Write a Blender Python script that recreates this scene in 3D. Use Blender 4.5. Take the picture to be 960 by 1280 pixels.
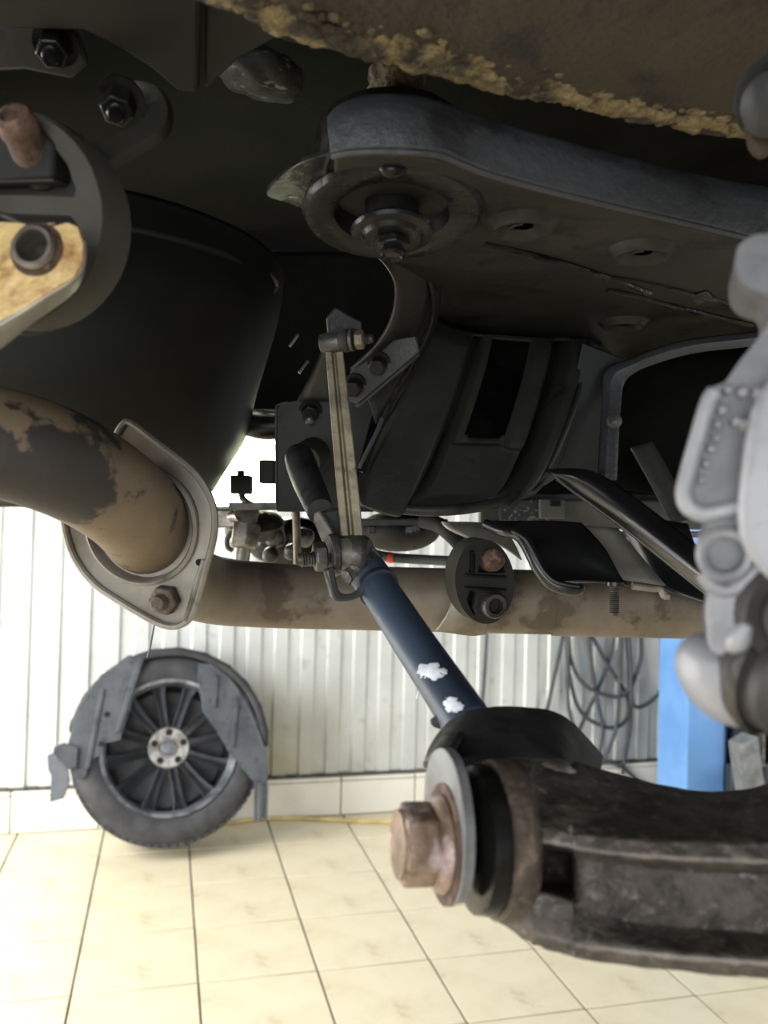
import bpy, bmesh, math, random
from mathutils import Vector, Matrix, noise
from mathutils.geometry import tessellate_polygon
random.seed(7)
for o in list(bpy.data.objects): bpy.data.objects.remove(o)
SC = bpy.context.scene
COL = SC.collection

# ------------------------------------------------------------------ camera
FPX = 1080.0
YAW, PITCH, ROLL = 0.2460, 0.01734, 0.02537
CZ = 1.2587
CAM = Vector((0, 0, CZ))
F_ = Vector((math.sin(YAW)*math.cos(PITCH), math.cos(YAW)*math.cos(PITCH), math.sin(PITCH)))
r0 = Vector((math.cos(YAW), -math.sin(YAW), 0)); u0 = r0.cross(F_)
R_ = math.cos(ROLL)*r0 + math.sin(ROLL)*u0
U_ = -math.sin(ROLL)*r0 + math.cos(ROLL)*u0
cam = bpy.data.cameras.new('camera'); co = bpy.data.objects.new('camera', cam); COL.objects.link(co)
cam.sensor_fit = 'VERTICAL'; cam.sensor_height = 36; cam.sensor_width = 27
cam.lens = 36*FPX/1280
cam.clip_start = 0.02
co.matrix_world = Matrix(((R_.x, U_.x, -F_.x, 0), (R_.y, U_.y, -F_.y, 0), (R_.z, U_.z, -F_.z, CZ), (0, 0, 0, 1)))
cam.dof.use_dof = True; cam.dof.focus_distance = 0.62; cam.dof.aperture_fstop = 10.0
SC.camera = co

# ------------------------------------------------------------------ light
w = bpy.data.worlds.new('world'); SC.world = w; w.use_nodes = True
bg = w.node_tree.nodes['Background']; bg.inputs[0].default_value = (0.86, 0.93, 1.0, 1); bg.inputs[1].default_value = 0.40

def area(name, loc, target, sx, sy, power, col):
    l = bpy.data.lights.new(name, 'AREA'); l.shape = 'RECTANGLE'; l.size = sx; l.size_y = sy
    l.energy = power; l.color = col
    o = bpy.data.objects.new(name, l); COL.objects.link(o); o.location = loc
    d = Vector(target)-Vector(loc); o.rotation_euler = d.to_track_quat('-Z', 'Y').to_euler()
    return o
area('daylight_left', (-2.6, 2.0, 1.6), (0.3, 3.0, 0.9), 2.2, 2.6, 330, (1.0, 0.99, 0.97))
area('daylight_right', (4.6, 0.9, 2.0), (2.6, 3.7, 1.0), 2.0, 2.4, 100, (1.0, 0.98, 0.95))
area('daylight_behind', (-1.3, -2.3, 1.5), (0.15, 1.0, 1.3), 2.4, 2.0, 110, (0.95, 0.98, 1.0))
vs = SC.view_settings; SC.display_settings.display_device = 'sRGB'
vs.view_transform = 'Standard'; vs.look = 'None'; vs.gamma = 1; vs.use_curve_mapping = False; vs.exposure = 0.0

# ------------------------------------------------------------------ helpers
def ray(px, py): return F_ + R_*((px-480)/FPX) - U_*((py-640)/FPX)
def W(px, py, d): return CAM + ray(px, py)*d
def onp(px, py, P0, N):
    r = ray(px, py); return CAM + r*((P0-CAM).dot(N)/r.dot(N))
def HZ(px, py, h):                       # the point of the level plane h above the lens
    r = ray(px, py); return CAM + r*(h/r.z)
def D(a, b, c): return (R_*a + U_*b + F_*c).normalized()
def wallp(px, py, Y):
    r = ray(px, py); return CAM + r*(Y/r.y)
S = 1/FPX

def cr(pts, n, closed=False):
    """Catmull-Rom through vectors, n steps per span."""
    pts = [Vector(p) for p in pts]; L = len(pts); out = []
    spans = L if closed else L-1
    for i in range(spans):
        if closed: a, b, c, d = pts[(i-1) % L], pts[i], pts[(i+1) % L], pts[(i+2) % L]
        else: a, b, c, d = pts[max(i-1, 0)], pts[i], pts[i+1], pts[min(i+2, L-1)]
        for k in range(n):
            t = k/n
            out.append(0.5*((2*b)+(c-a)*t+(2*a-5*b+4*c-d)*t*t+(3*b-a-3*c+d)*t**3))
    if not closed: out.append(pts[-1])
    return out

class G:
    """a mesh being collected"""
    def __init__(s): s.v = []; s.f = []
    def add(s, vs, fs):
        o = len(s.v); s.v += [Vector(v) for v in vs]; s.f += [tuple(i+o for i in f) for f in fs]; return s
    def rough(s, amp, scale, amp2=0, scale2=1):
        me = bpy.data.meshes.new('t'); me.from_pydata(s.v, [], s.f); me.update()
        for v in me.vertices:
            p = v.co; n = v.normal.copy()
            a = amp*noise.noise(p*scale) + (amp2*noise.noise(p*scale2) if amp2 else 0)
            s.v[v.index] = Vector(v.co) + n*a
        bpy.data.meshes.remove(me); return s

def base_of(parent): return Vector(parent.get('_o', (0, 0, 0)))
def obj(name, g, mat, parent=None, smooth=True, bevel=0, segs=2, solid=0, sub=0, angle=40):
    me = bpy.data.meshes.new(name)
    if parent is not None: org = base_of(parent)
    else:
        n = len(g.v); org = sum(g.v, Vector())/n; org.z = min(v.z for v in g.v)
    me.from_pydata([v-org for v in g.v], [], g.f); me.update()
    bm = bmesh.new(); bm.from_mesh(me); bmesh.ops.remove_doubles(bm, verts=bm.verts, dist=1e-6)
    bmesh.ops.recalc_face_normals(bm, faces=bm.faces); bm.to_mesh(me); bm.free()
    me.materials.append(mat)
    o = bpy.data.objects.new(name, me); COL.objects.link(o)
    if parent is not None: o.parent = parent
    else: o.location = org
    o['_o'] = tuple(org)
    if solid:
        m = o.modifiers.new('solid', 'SOLIDIFY'); m.thickness = solid; m.offset = 0
    if bevel:
        m = o.modifiers.new('bevel', 'BEVEL'); m.width = bevel; m.segments = segs; m.limit_method = 'ANGLE'; m.angle_limit = math.radians(angle); m.use_clamp_overlap = True
    if sub:
        m = o.modifiers.new('sub', 'SUBSURF'); m.levels = sub; m.render_levels = sub
    if smooth:
        for p in me.polygons: p.use_smooth = True
        try: me.set_sharp_from_angle(angle=math.radians(angle))
        except Exception: pass
    return o
def tag(o, label, cat, group=None):
    o['label'] = label; o['category'] = cat
    if group: o['group'] = group
    return o
def thing(name, label, cat, loc, group=None):
    o = bpy.data.objects.new(name, None); COL.objects.link(o); o.location = loc; o['_o'] = tuple(loc)
    o.empty_display_size = 0.02
    return tag(o, label, cat, group)
def struct(o): o['kind'] = 'structure'; return o

def box(c, ax, ay, az):                  # centre and half-axis vectors
    g = G(); vs = [c+ax*i+ay*j+az*k for i in (-1, 1) for j in (-1, 1) for k in (-1, 1)]
    return g.add(vs, [(0, 1, 3, 2), (4, 6, 7, 5), (0, 4, 5, 1), (2, 3, 7, 6), (0, 2, 6, 4), (1, 5, 7, 3)])
def wbox(x0, x1, y0, y1, z0, z1):
    return box(Vector(((x0+x1)/2, (y0+y1)/2, (z0+z1)/2)), Vector(((x1-x0)/2, 0, 0)), Vector((0, (y1-y0)/2, 0)), Vector((0, 0, (z1-z0)/2)))
def frame(n, hint=None):
    n = n.normalized(); h = hint or (U_ if abs(n.dot(U_)) < 0.9 else R_)
    t = (h - n*h.dot(n)).normalized(); return t, n.cross(t)
def tube(pts, rad, seg=16, n=6, caps=True, smooth=True, squash=None):
    """sweep; rad a number or one radius per control point"""
    P = cr(pts, n) if smooth else [Vector(p) for p in pts]
    if not smooth: n = 1
    if isinstance(rad, (int, float)): rr = [rad]*len(P)
    else: rr = [v.x for v in cr([Vector((r, 0, 0)) for r in rad], n)] if smooth else list(rad)
    g = G(); vs = []; fs = []
    T = (P[1]-P[0]).normalized(); t, b = frame(T)
    for i, p in enumerate(P):
        T2 = (P[min(i+1, len(P)-1)]-P[max(i-1, 0)]).normalized()
        t = (t - T2*t.dot(T2)).normalized(); b = T2.cross(t)
        for k in range(seg):
            a = 2*math.pi*k/seg; vs.append(p + (t*math.cos(a)+b*math.sin(a))*rr[i])
    for i in range(len(P)-1):
        for k in range(seg):
            k2 = (k+1) % seg; fs.append((i*seg+k, i*seg+k2, (i+1)*seg+k2, (i+1)*seg+k))
    if caps:
        fs.append(tuple(range(seg))[::-1]); fs.append(tuple((len(P)-1)*seg+k for k in range(seg)))
    return g.add(vs, fs)
def lathe(prof, C, A, seg=32, phase=0):
    """profile of (radius, height along A)"""
    A = A.normalized(); t, b = frame(A); g = G(); vs = []; fs = []
    for r, h in prof:
        for k in range(seg):
            a = phase+2*math.pi*k/seg; vs.append(C + A*h + (t*math.cos(a)+b*math.sin(a))*max(r, 1e-5))
    for i in range(len(prof)-1):
        for k in range(seg):
            k2 = (k+1) % seg; fs.append((i*seg+k, i*seg+k2, (i+1)*seg+k2, (i+1)*seg+k))
    if prof[0][0] > 1e-4: fs.append(tuple(range(seg))[::-1])
    if prof[-1][0] > 1e-4: fs.append(tuple((len(prof)-1)*seg+k for k in range(seg)))
    return g.add(vs, fs)
def ringlathe(prof, C, A, seg=32):       # closed profile: a ring
    A = A.normalized(); t, b = frame(A); g = G(); vs = []; fs = []; n = len(prof)
    for r, h in prof:
        for k in range(seg):
            a = 2*math.pi*k/seg; vs.append(C + A*h + (t*math.cos(a)+b*math.sin(a))*r)
    for i in range(n):
        j = (i+1) % n
        for k in range(seg):
            k2 = (k+1) % seg; fs.append((i*seg+k, i*seg+k2, j*seg+k2, j*seg+k))
    return g.add(vs, fs)
def hexnut(C, A, r, h, phase=0):
    return lathe([(r*0.86, 0), (r, h*0.12), (r, h*0.88), (r*0.86, h)], C, A, 6, phase)
def stud(C, A, r, L, pitch=0.0012, tip=True):      # threaded shank
    pr = []; n = int(L/pitch)
    for i in range(n): pr += [(r, i*pitch), (r*0.86, (i+0.5)*pitch)]
    pr += [(r*0.7, L)]
    return lathe(pr, C, A, 14)
def grid(rows, nu=4, nv=4, fn=None):
    """surface through a net of vectors, smoothed both ways"""
    rs = [cr(r, nu) for r in rows]
    cols = [cr([r[j] for r in rs], nv) for j in range(len(rs[0]))]
    U, V = len(cols), len(cols[0]); g = G()
    vs = [cols[i][j] for j in range(V) for i in range(U)]
    fs = [(j*U+i, j*U+i+1, (j+1)*U+i+1, (j+1)*U+i) for j in range(V-1) for i in range(U-1)]
    return g.add(vs, fs)
def plate3(outer, holes, N, th):
    """a plate of thickness th behind the given 3D outlines"""
    loops = [outer]+list(holes); tri = tessellate_polygon([[Vector(p) for p in l] for l in loops])
    fl = [p for l in loops for p in l]; n = len(fl); g = G()
    vs = fl+[p-N*th for p in fl]
    fs = [tuple(t) for t in tri]+[tuple(i+n for i in t[::-1]) for t in tri]
    o = 0
    for l in loops:
        m = len(l)
        for i in range(m):
            j = (i+1) % m; fs.append((o+i, o+j, n+o+j, n+o+i))
        o += m
    return g.add(vs, fs)
def plate(px, P0, N, th, holes=(), n=0, nh=None):
    """plate whose outline is sighted through the lens onto the plane (P0, N)"""
    N = N.normalized(); nh = n if nh is None else nh
    def lp(l, k):
        v = [onp(x, y, P0, N) for x, y in l]
        return cr(v, k, True) if k else v
    return plate3(lp(px, n), [lp(h, nh) for h in holes], N, th)
def ell(cx, cy, rx, ry, n=24, rot=0):
    o = []
    for k in range(n):
        a = 2*math.pi*k/n; x, y = rx*math.cos(a), ry*math.sin(a)
        o.append((cx+x*math.cos(rot)-y*math.sin(rot), cy+x*math.sin(rot)+y*math.cos(rot)))
    return o
def blob(C, ax, ay, az, amp=0, sc=60, seg=20, rings=12):
    g = G(); vs = []; fs = []
    for i in range(rings+1):
        th = math.pi*i/rings
        for k in range(seg):
            a = 2*math.pi*k/seg
            d = ax*(math.sin(th)*math.cos(a))+ay*(math.sin(th)*math.sin(a))+az*math.cos(th)
            p = C+d; q = 1+amp*noise.noise(p*sc); vs.append(C+d*q)
    for i in range(rings):
        for k in range(seg):
            k2 = (k+1) % seg; fs.append((i*seg+k, i*seg+k2, (i+1)*seg+k2, (i+1)*seg+k))
    return g.add(vs, fs)

# ------------------------------------------------------------------ materials
def s2l(c): return tuple(((x/255)/12.92 if x/255 <= 0.04045 else ((x/255+0.055)/1.055)**2.4) for x in c)+(1,)
def mat(name, c1, c2=None, scale=20, lo=0.4, hi=0.6, rough=0.5, rough2=None, metal=0, bump=0, bscale=200, c3=None, s3=60, lo3=0.55, hi3=0.65, spec=0.5, detail=6, stretch=None, bdist=0.001, coat=0):
    m = bpy.data.materials.new(name); m.use_nodes = True; nt = m.node_tree; N = nt.nodes; L = nt.links
    b = N['Principled BSDF']; b.inputs['Roughness'].default_value = rough; b.inputs['Metallic'].default_value = metal
    b.inputs['Specular IOR Level'].default_value = spec
    if coat: b.inputs['Coat Weight'].default_value = coat; b.inputs['Coat Roughness'].default_value = 0.15
    tc = N.new('ShaderNodeTexCoord'); vec = tc.outputs['Object']
    if stretch:
        mp = N.new('ShaderNodeMapping'); mp.inputs['Scale'].default_value = stretch; L.new(vec, mp.inputs[0]); vec = mp.outputs[0]
    def nz(sc, lo, hi, det=detail):
        n = N.new('ShaderNodeTexNoise'); n.inputs['Scale'].default_value = sc; n.inputs['Detail'].default_value = det; n.inputs['Roughness'].default_value = 0.6
        L.new(vec, n.inputs['Vector'])
        r = N.new('ShaderNodeMapRange'); r.inputs['From Min'].default_value = lo; r.inputs['From Max'].default_value = hi
        L.new(n.outputs['Fac'], r.inputs['Value']); return r.outputs['Result']
    def mix(fac, a, bb):
        x = N.new('ShaderNodeMix'); x.data_type = 'RGBA'; L.new(fac, x.inputs[0])
        if isinstance(a, tuple): x.inputs[6].default_value = a
        else: L.new(a, x.inputs[6])
        x.inputs[7].default_value = bb; return x.outputs[2]
    col = s2l(c1)
    if c2:
        f = nz(scale, lo, hi); col = mix(f, col, s2l(c2))
        if rough2 is not None:
            rr = N.new('ShaderNodeMapRange'); rr.inputs['To Min'].default_value = rough; rr.inputs['To Max'].default_value = rough2
            L.new(f, rr.inputs['Value']); L.new(rr.outputs['Result'], b.inputs['Roughness'])
    if c3: col = mix(nz(s3, lo3, hi3), col, s2l(c3))
    if isinstance(col, tuple): b.inputs['Base Color'].default_value = col
    else: L.new(col, b.inputs['Base Color'])
    if bump:
        bn = N.new('ShaderNodeBump'); bn.inputs['Strength'].default_value = bump; bn.inputs['Distance'].default_value = bdist
        L.new(nz(bscale, 0.2, 0.8, 4), bn.inputs['Height']); L.new(bn.outputs[0], b.inputs['Normal'])
    m['mixcol'] = 1
    return m
M = {}
M['tile'] = mat('cream_floor_tile', (214, 203, 174), (203, 190, 158), 7, 0.45, 0.75, rough=0.3, rough2=0.42, c3=(168, 154, 124), s3=5, lo3=0.6, hi3=0.72)
M['grout'] = mat('dirty_grout', (84, 72, 54), (60, 52, 40), 6, rough=0.9)
M['walltile'] = mat('white_wall_tile', (222, 218, 205), (205, 198, 180), 6, 0.5, 0.8, rough=0.3)
M['dirtline'] = mat('black_grime', (52, 50, 44), (90, 86, 74), 30, rough=0.9)
M['blue'] = mat('blue_lift_paint', (112, 158, 212), (100, 146, 204), 5, rough=0.4, c3=(140, 180, 220), s3=9, lo3=0.65, hi3=0.8)
M['carriage'] = mat('dark_carriage_paint', (34, 40, 48), (48, 52, 58), 12, rough=0.5)
M['greypad'] = mat('grey_rubber_pad', (120, 122, 122), (95, 97, 98), 20, rough=0.7)
M['hose'] = mat('grey_hose_rubber', (58, 60, 62), (72, 74, 76), 15, rough=0.6)
M['yellowhose'] = mat('yellow_hose', (214, 190, 120), (180, 160, 100), 15, rough=0.6)
M['tyre'] = mat('tyre_rubber', (40, 40, 42), (56, 56, 58), 14, rough=0.7, bump=0.3, bscale=120)
M['alloy'] = mat('dark_alloy', (44, 46, 51), (30, 31, 35), 12, rough=0.35, metal=0.6)
M['rimlip'] = mat('worn_bright_rim', (150, 152, 158), (95, 97, 104), 14, rough=0.35, metal=0.7)
M['hub'] = mat('bare_hub_metal', (168, 167, 166), (122, 116, 110), 30, rough=0.5, metal=0.4)
M['disc'] = mat('dull_grey_disc', (104, 104, 106), (84, 83, 82), 14, rough=0.55, metal=0.3)
M['hole'] = mat('shadow_hole', (12, 12, 12), rough=0.9)
M['liner'] = mat('grey_plastic_liner', (56, 60, 66), (72, 76, 80), 9, rough=0.6, c3=(46, 48, 52), s3=20)
M['underseal'] = mat('black_underseal', (11, 11, 11), (17, 17, 15), 9, rough=0.8, spec=0.04, bump=0.3, bscale=90, bdist=0.002)
M['tank'] = mat('black_tank', (29, 29, 26), (38, 37, 32), 4, rough=0.6, spec=0.10)
M['brownseal'] = mat('brown_dirty_sill', (62, 52, 39), (46, 40, 32), 14, 0.35, 0.7, rough=0.9, c3=(34, 31, 27), s3=30, bump=0.8, bscale=220, bdist=0.003)
M['crust'] = mat('sandy_dirt_crust', (128, 112, 80), (52, 46, 36), 70, 0.40, 0.58, rough=0.95, bump=0.9, bscale=240, bdist=0.003)
M['black'] = mat('black_chassis_paint', (33, 33, 31), (45, 43, 37), 10, 0.4, 0.7, rough=0.42, rough2=0.6, bump=0.25, bscale=160, c3=(20, 20, 19), s3=22, spec=0.22)
M['speck'] = mat('flaking_underseal', (30, 30, 28), (22, 22, 21), 20, rough=0.6, spec=0.3, c3=(104, 100, 88), s3=150, lo3=0.60, hi3=0.66, bump=0.6, bscale=220, stretch=(0.5, 1, 1.6))
M['railpaint'] = mat('grey_black_rail_paint', (56, 57, 60), (44, 45, 47), 12, rough=0.5, spec=0.4, bump=0.5, bscale=190, c3=(34, 34, 35), s3=18, bdist=0.0015)
M['oily'] = mat('oily_black_metal', (13, 13, 13), (24, 23, 21), 25, rough=0.2, rough2=0.45, spec=0.2, bump=0.3, bscale=150)
M['gloss'] = mat('gloss_black_paint', (16, 17, 18), (24, 24, 25), 14, rough=0.3)
M['rustbolt'] = mat('rusty_bolt', (98, 72, 58), (58, 46, 40), 90, 0.4, 0.6, rough=0.8, metal=0.2, bump=0.6, bscale=400, c3=(122, 98, 82), s3=120)
M['pinkrust'] = mat('pale_rusty_bolt', (150, 128, 112), (104, 86, 68), 70, 0.4, 0.6, rough=0.65, metal=0.35, c3=(186, 166, 164), s3=60, bump=0.4, bscale=300)
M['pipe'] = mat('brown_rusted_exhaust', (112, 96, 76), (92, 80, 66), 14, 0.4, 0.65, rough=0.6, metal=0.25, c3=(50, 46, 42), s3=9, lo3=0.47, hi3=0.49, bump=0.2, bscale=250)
M['pipe2'] = mat('dull_rusted_pipe', (122, 111, 97), (100, 89, 77), 16, 0.4, 0.65, rough=0.6, metal=0.25, c3=(80, 68, 56), s3=17, lo3=0.58, hi3=0.63, bump=0.2, bscale=250)
M['flange'] = mat('dirty_steel_flange', (140, 136, 127), (108, 98, 84), 18, 0.4, 0.65, rough=0.45, metal=0.5, c3=(82, 72, 60), s3=30, lo3=0.62, hi3=0.7)
M['yelrust'] = mat('yellow_rusted_plate', (214, 184, 126), (142, 92, 50), 34, 0.48, 0.62, rough=0.45, metal=0.4, c3=(226, 212, 172), s3=48, lo3=0.55, hi3=0.66, bump=0.4, bscale=200)
M['steel'] = mat('bare_steel', (150, 146, 138), (104, 98, 88), 60, rough=0.4, metal=0.75)
M['darksteel'] = mat('grimy_steel', (84, 82, 78), (52, 49, 45), 60, rough=0.4, metal=0.6, bump=0.3, bscale=300)
M['linkbar'] = mat('brownish_link_bar', (116, 106, 84), (78, 72, 60), 30, rough=0.5, metal=0.4, c3=(60, 54, 44), s3=50, bump=0.3, bscale=250)
M['rubber'] = mat('black_rubber', (28, 28, 26), (38, 37, 34), 20, rough=0.7, spec=0.3)
M['rubber2'] = mat('dusty_grey_rubber', (66, 64, 57), (50, 48, 43), 16, rough=0.75, spec=0.3)
M['bluepaint'] = mat('blue_black_tube_paint', (44, 54, 68), (54, 66, 82), 12, rough=0.38, c3=(98, 108, 122), s3=60, lo3=0.68, hi3=0.76, metal=0.1)
M['whitepaint'] = mat('white_paint_dab', (226, 230, 236), (180, 186, 196), 60, rough=0.5)
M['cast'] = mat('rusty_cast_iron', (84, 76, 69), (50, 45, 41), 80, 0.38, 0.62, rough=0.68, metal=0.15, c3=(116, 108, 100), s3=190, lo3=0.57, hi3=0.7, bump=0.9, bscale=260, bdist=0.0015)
m = M['cast']; nt = m.node_tree; b = nt.nodes['Principled BSDF']; src = b.inputs['Base Color'].links[0].from_socket   # bare worn edges, with the ridge highlights painted in as lighter colour
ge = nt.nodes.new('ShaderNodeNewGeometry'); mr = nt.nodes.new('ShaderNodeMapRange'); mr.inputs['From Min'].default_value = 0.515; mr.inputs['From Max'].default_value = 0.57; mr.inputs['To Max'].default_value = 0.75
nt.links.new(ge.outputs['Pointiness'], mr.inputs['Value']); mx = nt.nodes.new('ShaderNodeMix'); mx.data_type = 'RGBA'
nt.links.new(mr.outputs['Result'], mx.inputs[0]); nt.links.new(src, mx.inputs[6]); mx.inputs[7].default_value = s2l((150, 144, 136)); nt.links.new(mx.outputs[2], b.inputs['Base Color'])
M['eye'] = mat('brown_cast_eye', (84, 72, 60), (56, 48, 42), 80, 0.4, 0.6, rough=0.7, metal=0.15, c3=(108, 92, 78), s3=150, bump=0.8, bscale=260)
M['bracket'] = mat('black_stamped_bracket', (33, 34, 35), (46, 46, 46), 30, rough=0.45, spec=0.35, c3=(22, 22, 22), s3=40, bump=0.3, bscale=200)
M['bracketear'] = mat('lit_side_bracket_grey', (128, 130, 132), (96, 96, 94), 30, rough=0.5, metal=0.2)  # light on the black bracket's left ear, painted in as grey
M['alu'] = mat('cast_aluminium', (150, 150, 154), (126, 126, 130), 22, rough=0.55, metal=0.3, bump=0.4, bscale=240)
M['alu2'] = mat('dull_aluminium', (112, 112, 115), (92, 92, 95), 26, rough=0.6, metal=0.3, bump=0.4, bscale=240)
M['boot'] = mat('dark_rubber_boot', (52, 50, 48), (38, 37, 36), 25, rough=0.6)
M['redtape'] = mat('red_tape', (200, 70, 44), rough=0.5)
M['shield'] = mat('pale_heat_shield', (168, 164, 154), (130, 126, 116), 20, rough=0.5, metal=0.4)
M['sparkle'] = mat('speckled_mat', (44, 44, 44), (120, 120, 118), 260, 0.55, 0.6, rough=0.5)
M['greyrail'] = mat('grey_rail', (92, 90, 84), (70, 68, 62), 20, rough=0.6)
m = bpy.data.materials.new('lamp_glow'); m.use_nodes = True
b = m.node_tree.nodes['Principled BSDF']; b.inputs['Emission Color'].default_value = (0.93, 1.0, 0.62, 1); b.inputs['Emission Strength'].default_value = 22; M['glow'] = m

# cladding: painted sheet with a brownish stain low down beside the wheel
m = mat('galvanised_cladding', (196, 198, 194), (176, 178, 174), 3, 0.4, 0.7, rough=0.42, metal=0.15, c3=(158, 158, 150), s3=14, lo3=0.6, hi3=0.75)
nt = m.node_tree; N = nt.nodes; L = nt.links; b = N['Principled BSDF']
ge = N.new('ShaderNodeNewGeometry'); sub = N.new('ShaderNodeVectorMath'); sub.operation = 'SUBTRACT'; sub.inputs[1].default_value = (0.46, 3.72, 0.22); L.new(ge.outputs['Position'], sub.inputs[0])
sc_ = N.new('ShaderNodeVectorMath'); sc_.operation = 'MULTIPLY'; sc_.inputs[1].default_value = (2.6, 1, 2.6); L.new(sub.outputs[0], sc_.inputs[0])
ln = N.new('ShaderNodeVectorMath'); ln.operation = 'LENGTH'; L.new(sc_.outputs[0], ln.inputs[0])
nz = N.new('ShaderNodeTexNoise'); nz.inputs['Scale'].default_value = 5; L.new(ge.outputs['Position'], nz.inputs['Vector'])
ad = N.new('ShaderNodeMath'); ad.operation = 'ADD'; L.new(ln.outputs['Value'], ad.inputs[0]); L.new(nz.outputs['Fac'], ad.inputs[1])
mr = N.new('ShaderNodeMapRange'); mr.inputs['From Min'].default_value = 0.7; mr.inputs['From Max'].default_value = 1.5; mr.inputs['To Min'].default_value = 0.75; mr.inputs['To Max'].default_value = 0; L.new(ad.outputs[0], mr.inputs['Value'])
mx = N.new('ShaderNodeMix'); mx.data_type = 'RGBA'; L.new(mr.outputs['Result'], mx.inputs[0])
src = b.inputs['Base Color'].links[0].from_socket; L.new(src, mx.inputs[6]); mx.inputs[7].default_value = s2l((150, 142, 112)); L.new(mx.outputs[2], b.inputs['Base Color'])
M['clad'] = m

# ================================================================== SETTING
TS = 0.33; X0, Y0 = -0.5395, 3.4178
fl = struct(obj('floor', wbox(-5, 7, -4, 3.80, -0.06, -0.004), M['grout'], smooth=False))
g1 = wbox(-TS/2+0.003, TS/2-0.003, -TS/2+0.003, TS/2-0.003, -0.0045, 0.0)
tile_me = None
def put_tile(me_src, x, y):
    t = bpy.data.objects.new('tile', me_src); COL.objects.link(t); t.parent = fl
    t.location = Vector((x, y, 0))-fl.location
t0 = obj('tile', g1, M['tile'], fl, bevel=0); me0 = t0.data; bpy.data.objects.remove(t0)
o0 = Vector(fl['_o'])
for v in me0.vertices: v.co += o0
bm = bmesh.new(); bm.from_mesh(me0); bmesh.ops.bevel(bm, geom=[e for e in bm.edges if all(v.co.z > -0.001 for v in e.verts)], offset=0.0012, segments=1, affect='EDGES'); bm.to_mesh(me0); bm.free()
for i in range(-5, 14):
    for j in range(0, 7):
        put_tile(me0, X0+(i+0.5)*TS, Y0-(j+0.5)*TS)
me1 = me0.copy()
for v in me1.vertices: v.co.y *= (3.715-Y0)/TS*0.99
for i in range(-5, 14): put_tile(me1, X0+(i+0.5)*TS, (Y0+3.715)/2)
g = G()
for i in range(-12, 20):
    for j in range(7, 22):
        cx, cy = X0+(i+0.5)*TS, Y0-(j+0.5)*TS
        q = wbox(cx-TS/2+0.002, cx+TS/2-0.002, cy-TS/2+0.002, cy+TS/2-0.002, -0.0045, 0.0); g.add(q.v, q.f)
tf = obj('tile_field', g, M['tile'], fl, smooth=False); tf['kind'] = 'stuff'

# wall: backing with profiled sheets
YW = 3.707
wl = struct(obj('wall_front', wbox(-5, 7, YW+0.045, YW+0.12, 0, 3.2), M['greyrail'], smooth=False))
PITCH_ = 0.1167; XR = 0.817
def sheet(k0, n):
    g = G(); prof = []
    for k in range(n):
        x = XR+(k0+k)*PITCH_
        prof += [(x-0.004, 0.0), (x+0.004, -0.009), (x+0.0565, -0.009), (x+0.0635, 0.0)]
    prof.append((XR+(k0+n)*PITCH_-0.004, 0.0))
    vs = []; fs = []
    for z in (0.172, 3.1):
        for x, dy in prof: vs.append(Vector((x, YW+0.036+dy, z)))
    m = len(prof)
    for i in range(m-1): fs.append((i, i+1, m+i+1, m+i))
    return g.add(vs, fs)
for s in range(-4, 6):
    k0 = s*10-3
    o = obj('cladding_sheet', sheet(k0, 10), M['clad'], wl, smooth=False, solid=0.0012)
obj('grime_line', wbox(-5, 7, YW+0.018, YW+0.045, 0.164, 0.176), M['dirtline'], wl, smooth=False)
# tiled plinth with ledge
bb = struct(obj('baseboard_front', wbox(-5, 7, YW+0.006, YW+0.05, -0.003, 0.160), M['grout'], smooth=False))
for k in range(-6, 12):
    x = 0.770+k*0.335
    obj('plinth_tile', wbox(x+0.0025, x+0.3325, YW, YW+0.012, 0.003, 0.146), M['walltile'], bb, bevel=0.002)
    obj('ledge_tile', wbox(x+0.0025, x+0.3325, YW-0.002, YW+0.04, 0.149, 0.164), M['walltile'], bb, bevel=0.004)

# ================================================================== AT THE WALL
# --- wheel leaning on the wall
LEAN = math.radians(17); YAWW = math.radians(4)
ax = Vector((math.sin(YAWW)*math.cos(LEAN), -math.cos(YAWW)*math.cos(LEAN), math.sin(LEAN)))
TW, TR = 0.235, 0.362
upw = (Vector((0, 0, 1))-ax*ax.z).normalized()
contact = Vector((0.03, 3.492, 0.0))
WC = contact+ax*(TW/2-0.012)+upw*(TR-0.006)
WC.z += 0.0
wheel = thing('wheel', 'car wheel with dark multi-spoke rim leaning against the clad wall', 'wheel', (0.03, 3.45, 0))
sd = ax.cross(upw)
hw = TW/2
tp = [(0.246, hw-0.03), (0.25, hw-0.012), (0.262, hw-0.004), (0.285, hw+0.002), (0.31, hw+0.001), (0.333, hw-0.006), (0.348, hw-0.018), (0.357, hw-0.034), (TR, hw-0.06)]
tp2 = [(r, -h) for r, h in tp[::-1]]
grooves = []
for gx in (0.045, 0.015, -0.015, -0.045): grooves += [(TR, gx+0.006), (TR-0.008, gx+0.004), (TR-0.008, gx-0.004), (TR, gx-0.006)]
obj('tyre', ringlathe(tp+grooves+tp2, WC, ax, 72), M['tyre'], wheel, angle=30)
g = G()
for k in range(72):                       # shoulder tread blocks
    a = 2*math.pi*(k+0.5)/72; rd = upw*math.cos(a)+sd*math.sin(a); tn = ax.cross(rd)
    for s in (1, -1):
        q = box(WC+rd*(TR-0.009)+ax*(s*(hw-0.040)), rd*0.0075, tn*0.011, ax*0.022); g.add(q.v, q.f)
tb = obj('tread_blocks', g, M['tyre'], wheel, smooth=False); tb['kind'] = 'stuff'
obj('rim_lip', ringlathe([(0.246, hw-0.02), (0.258, hw-0.006), (0.255, hw+0.001), (0.243, hw-0.002), (0.236, hw-0.016), (0.232, hw-0.045), (0.238, hw-0.045)], WC, ax, 72), M['rimlip'], wheel)
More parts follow.
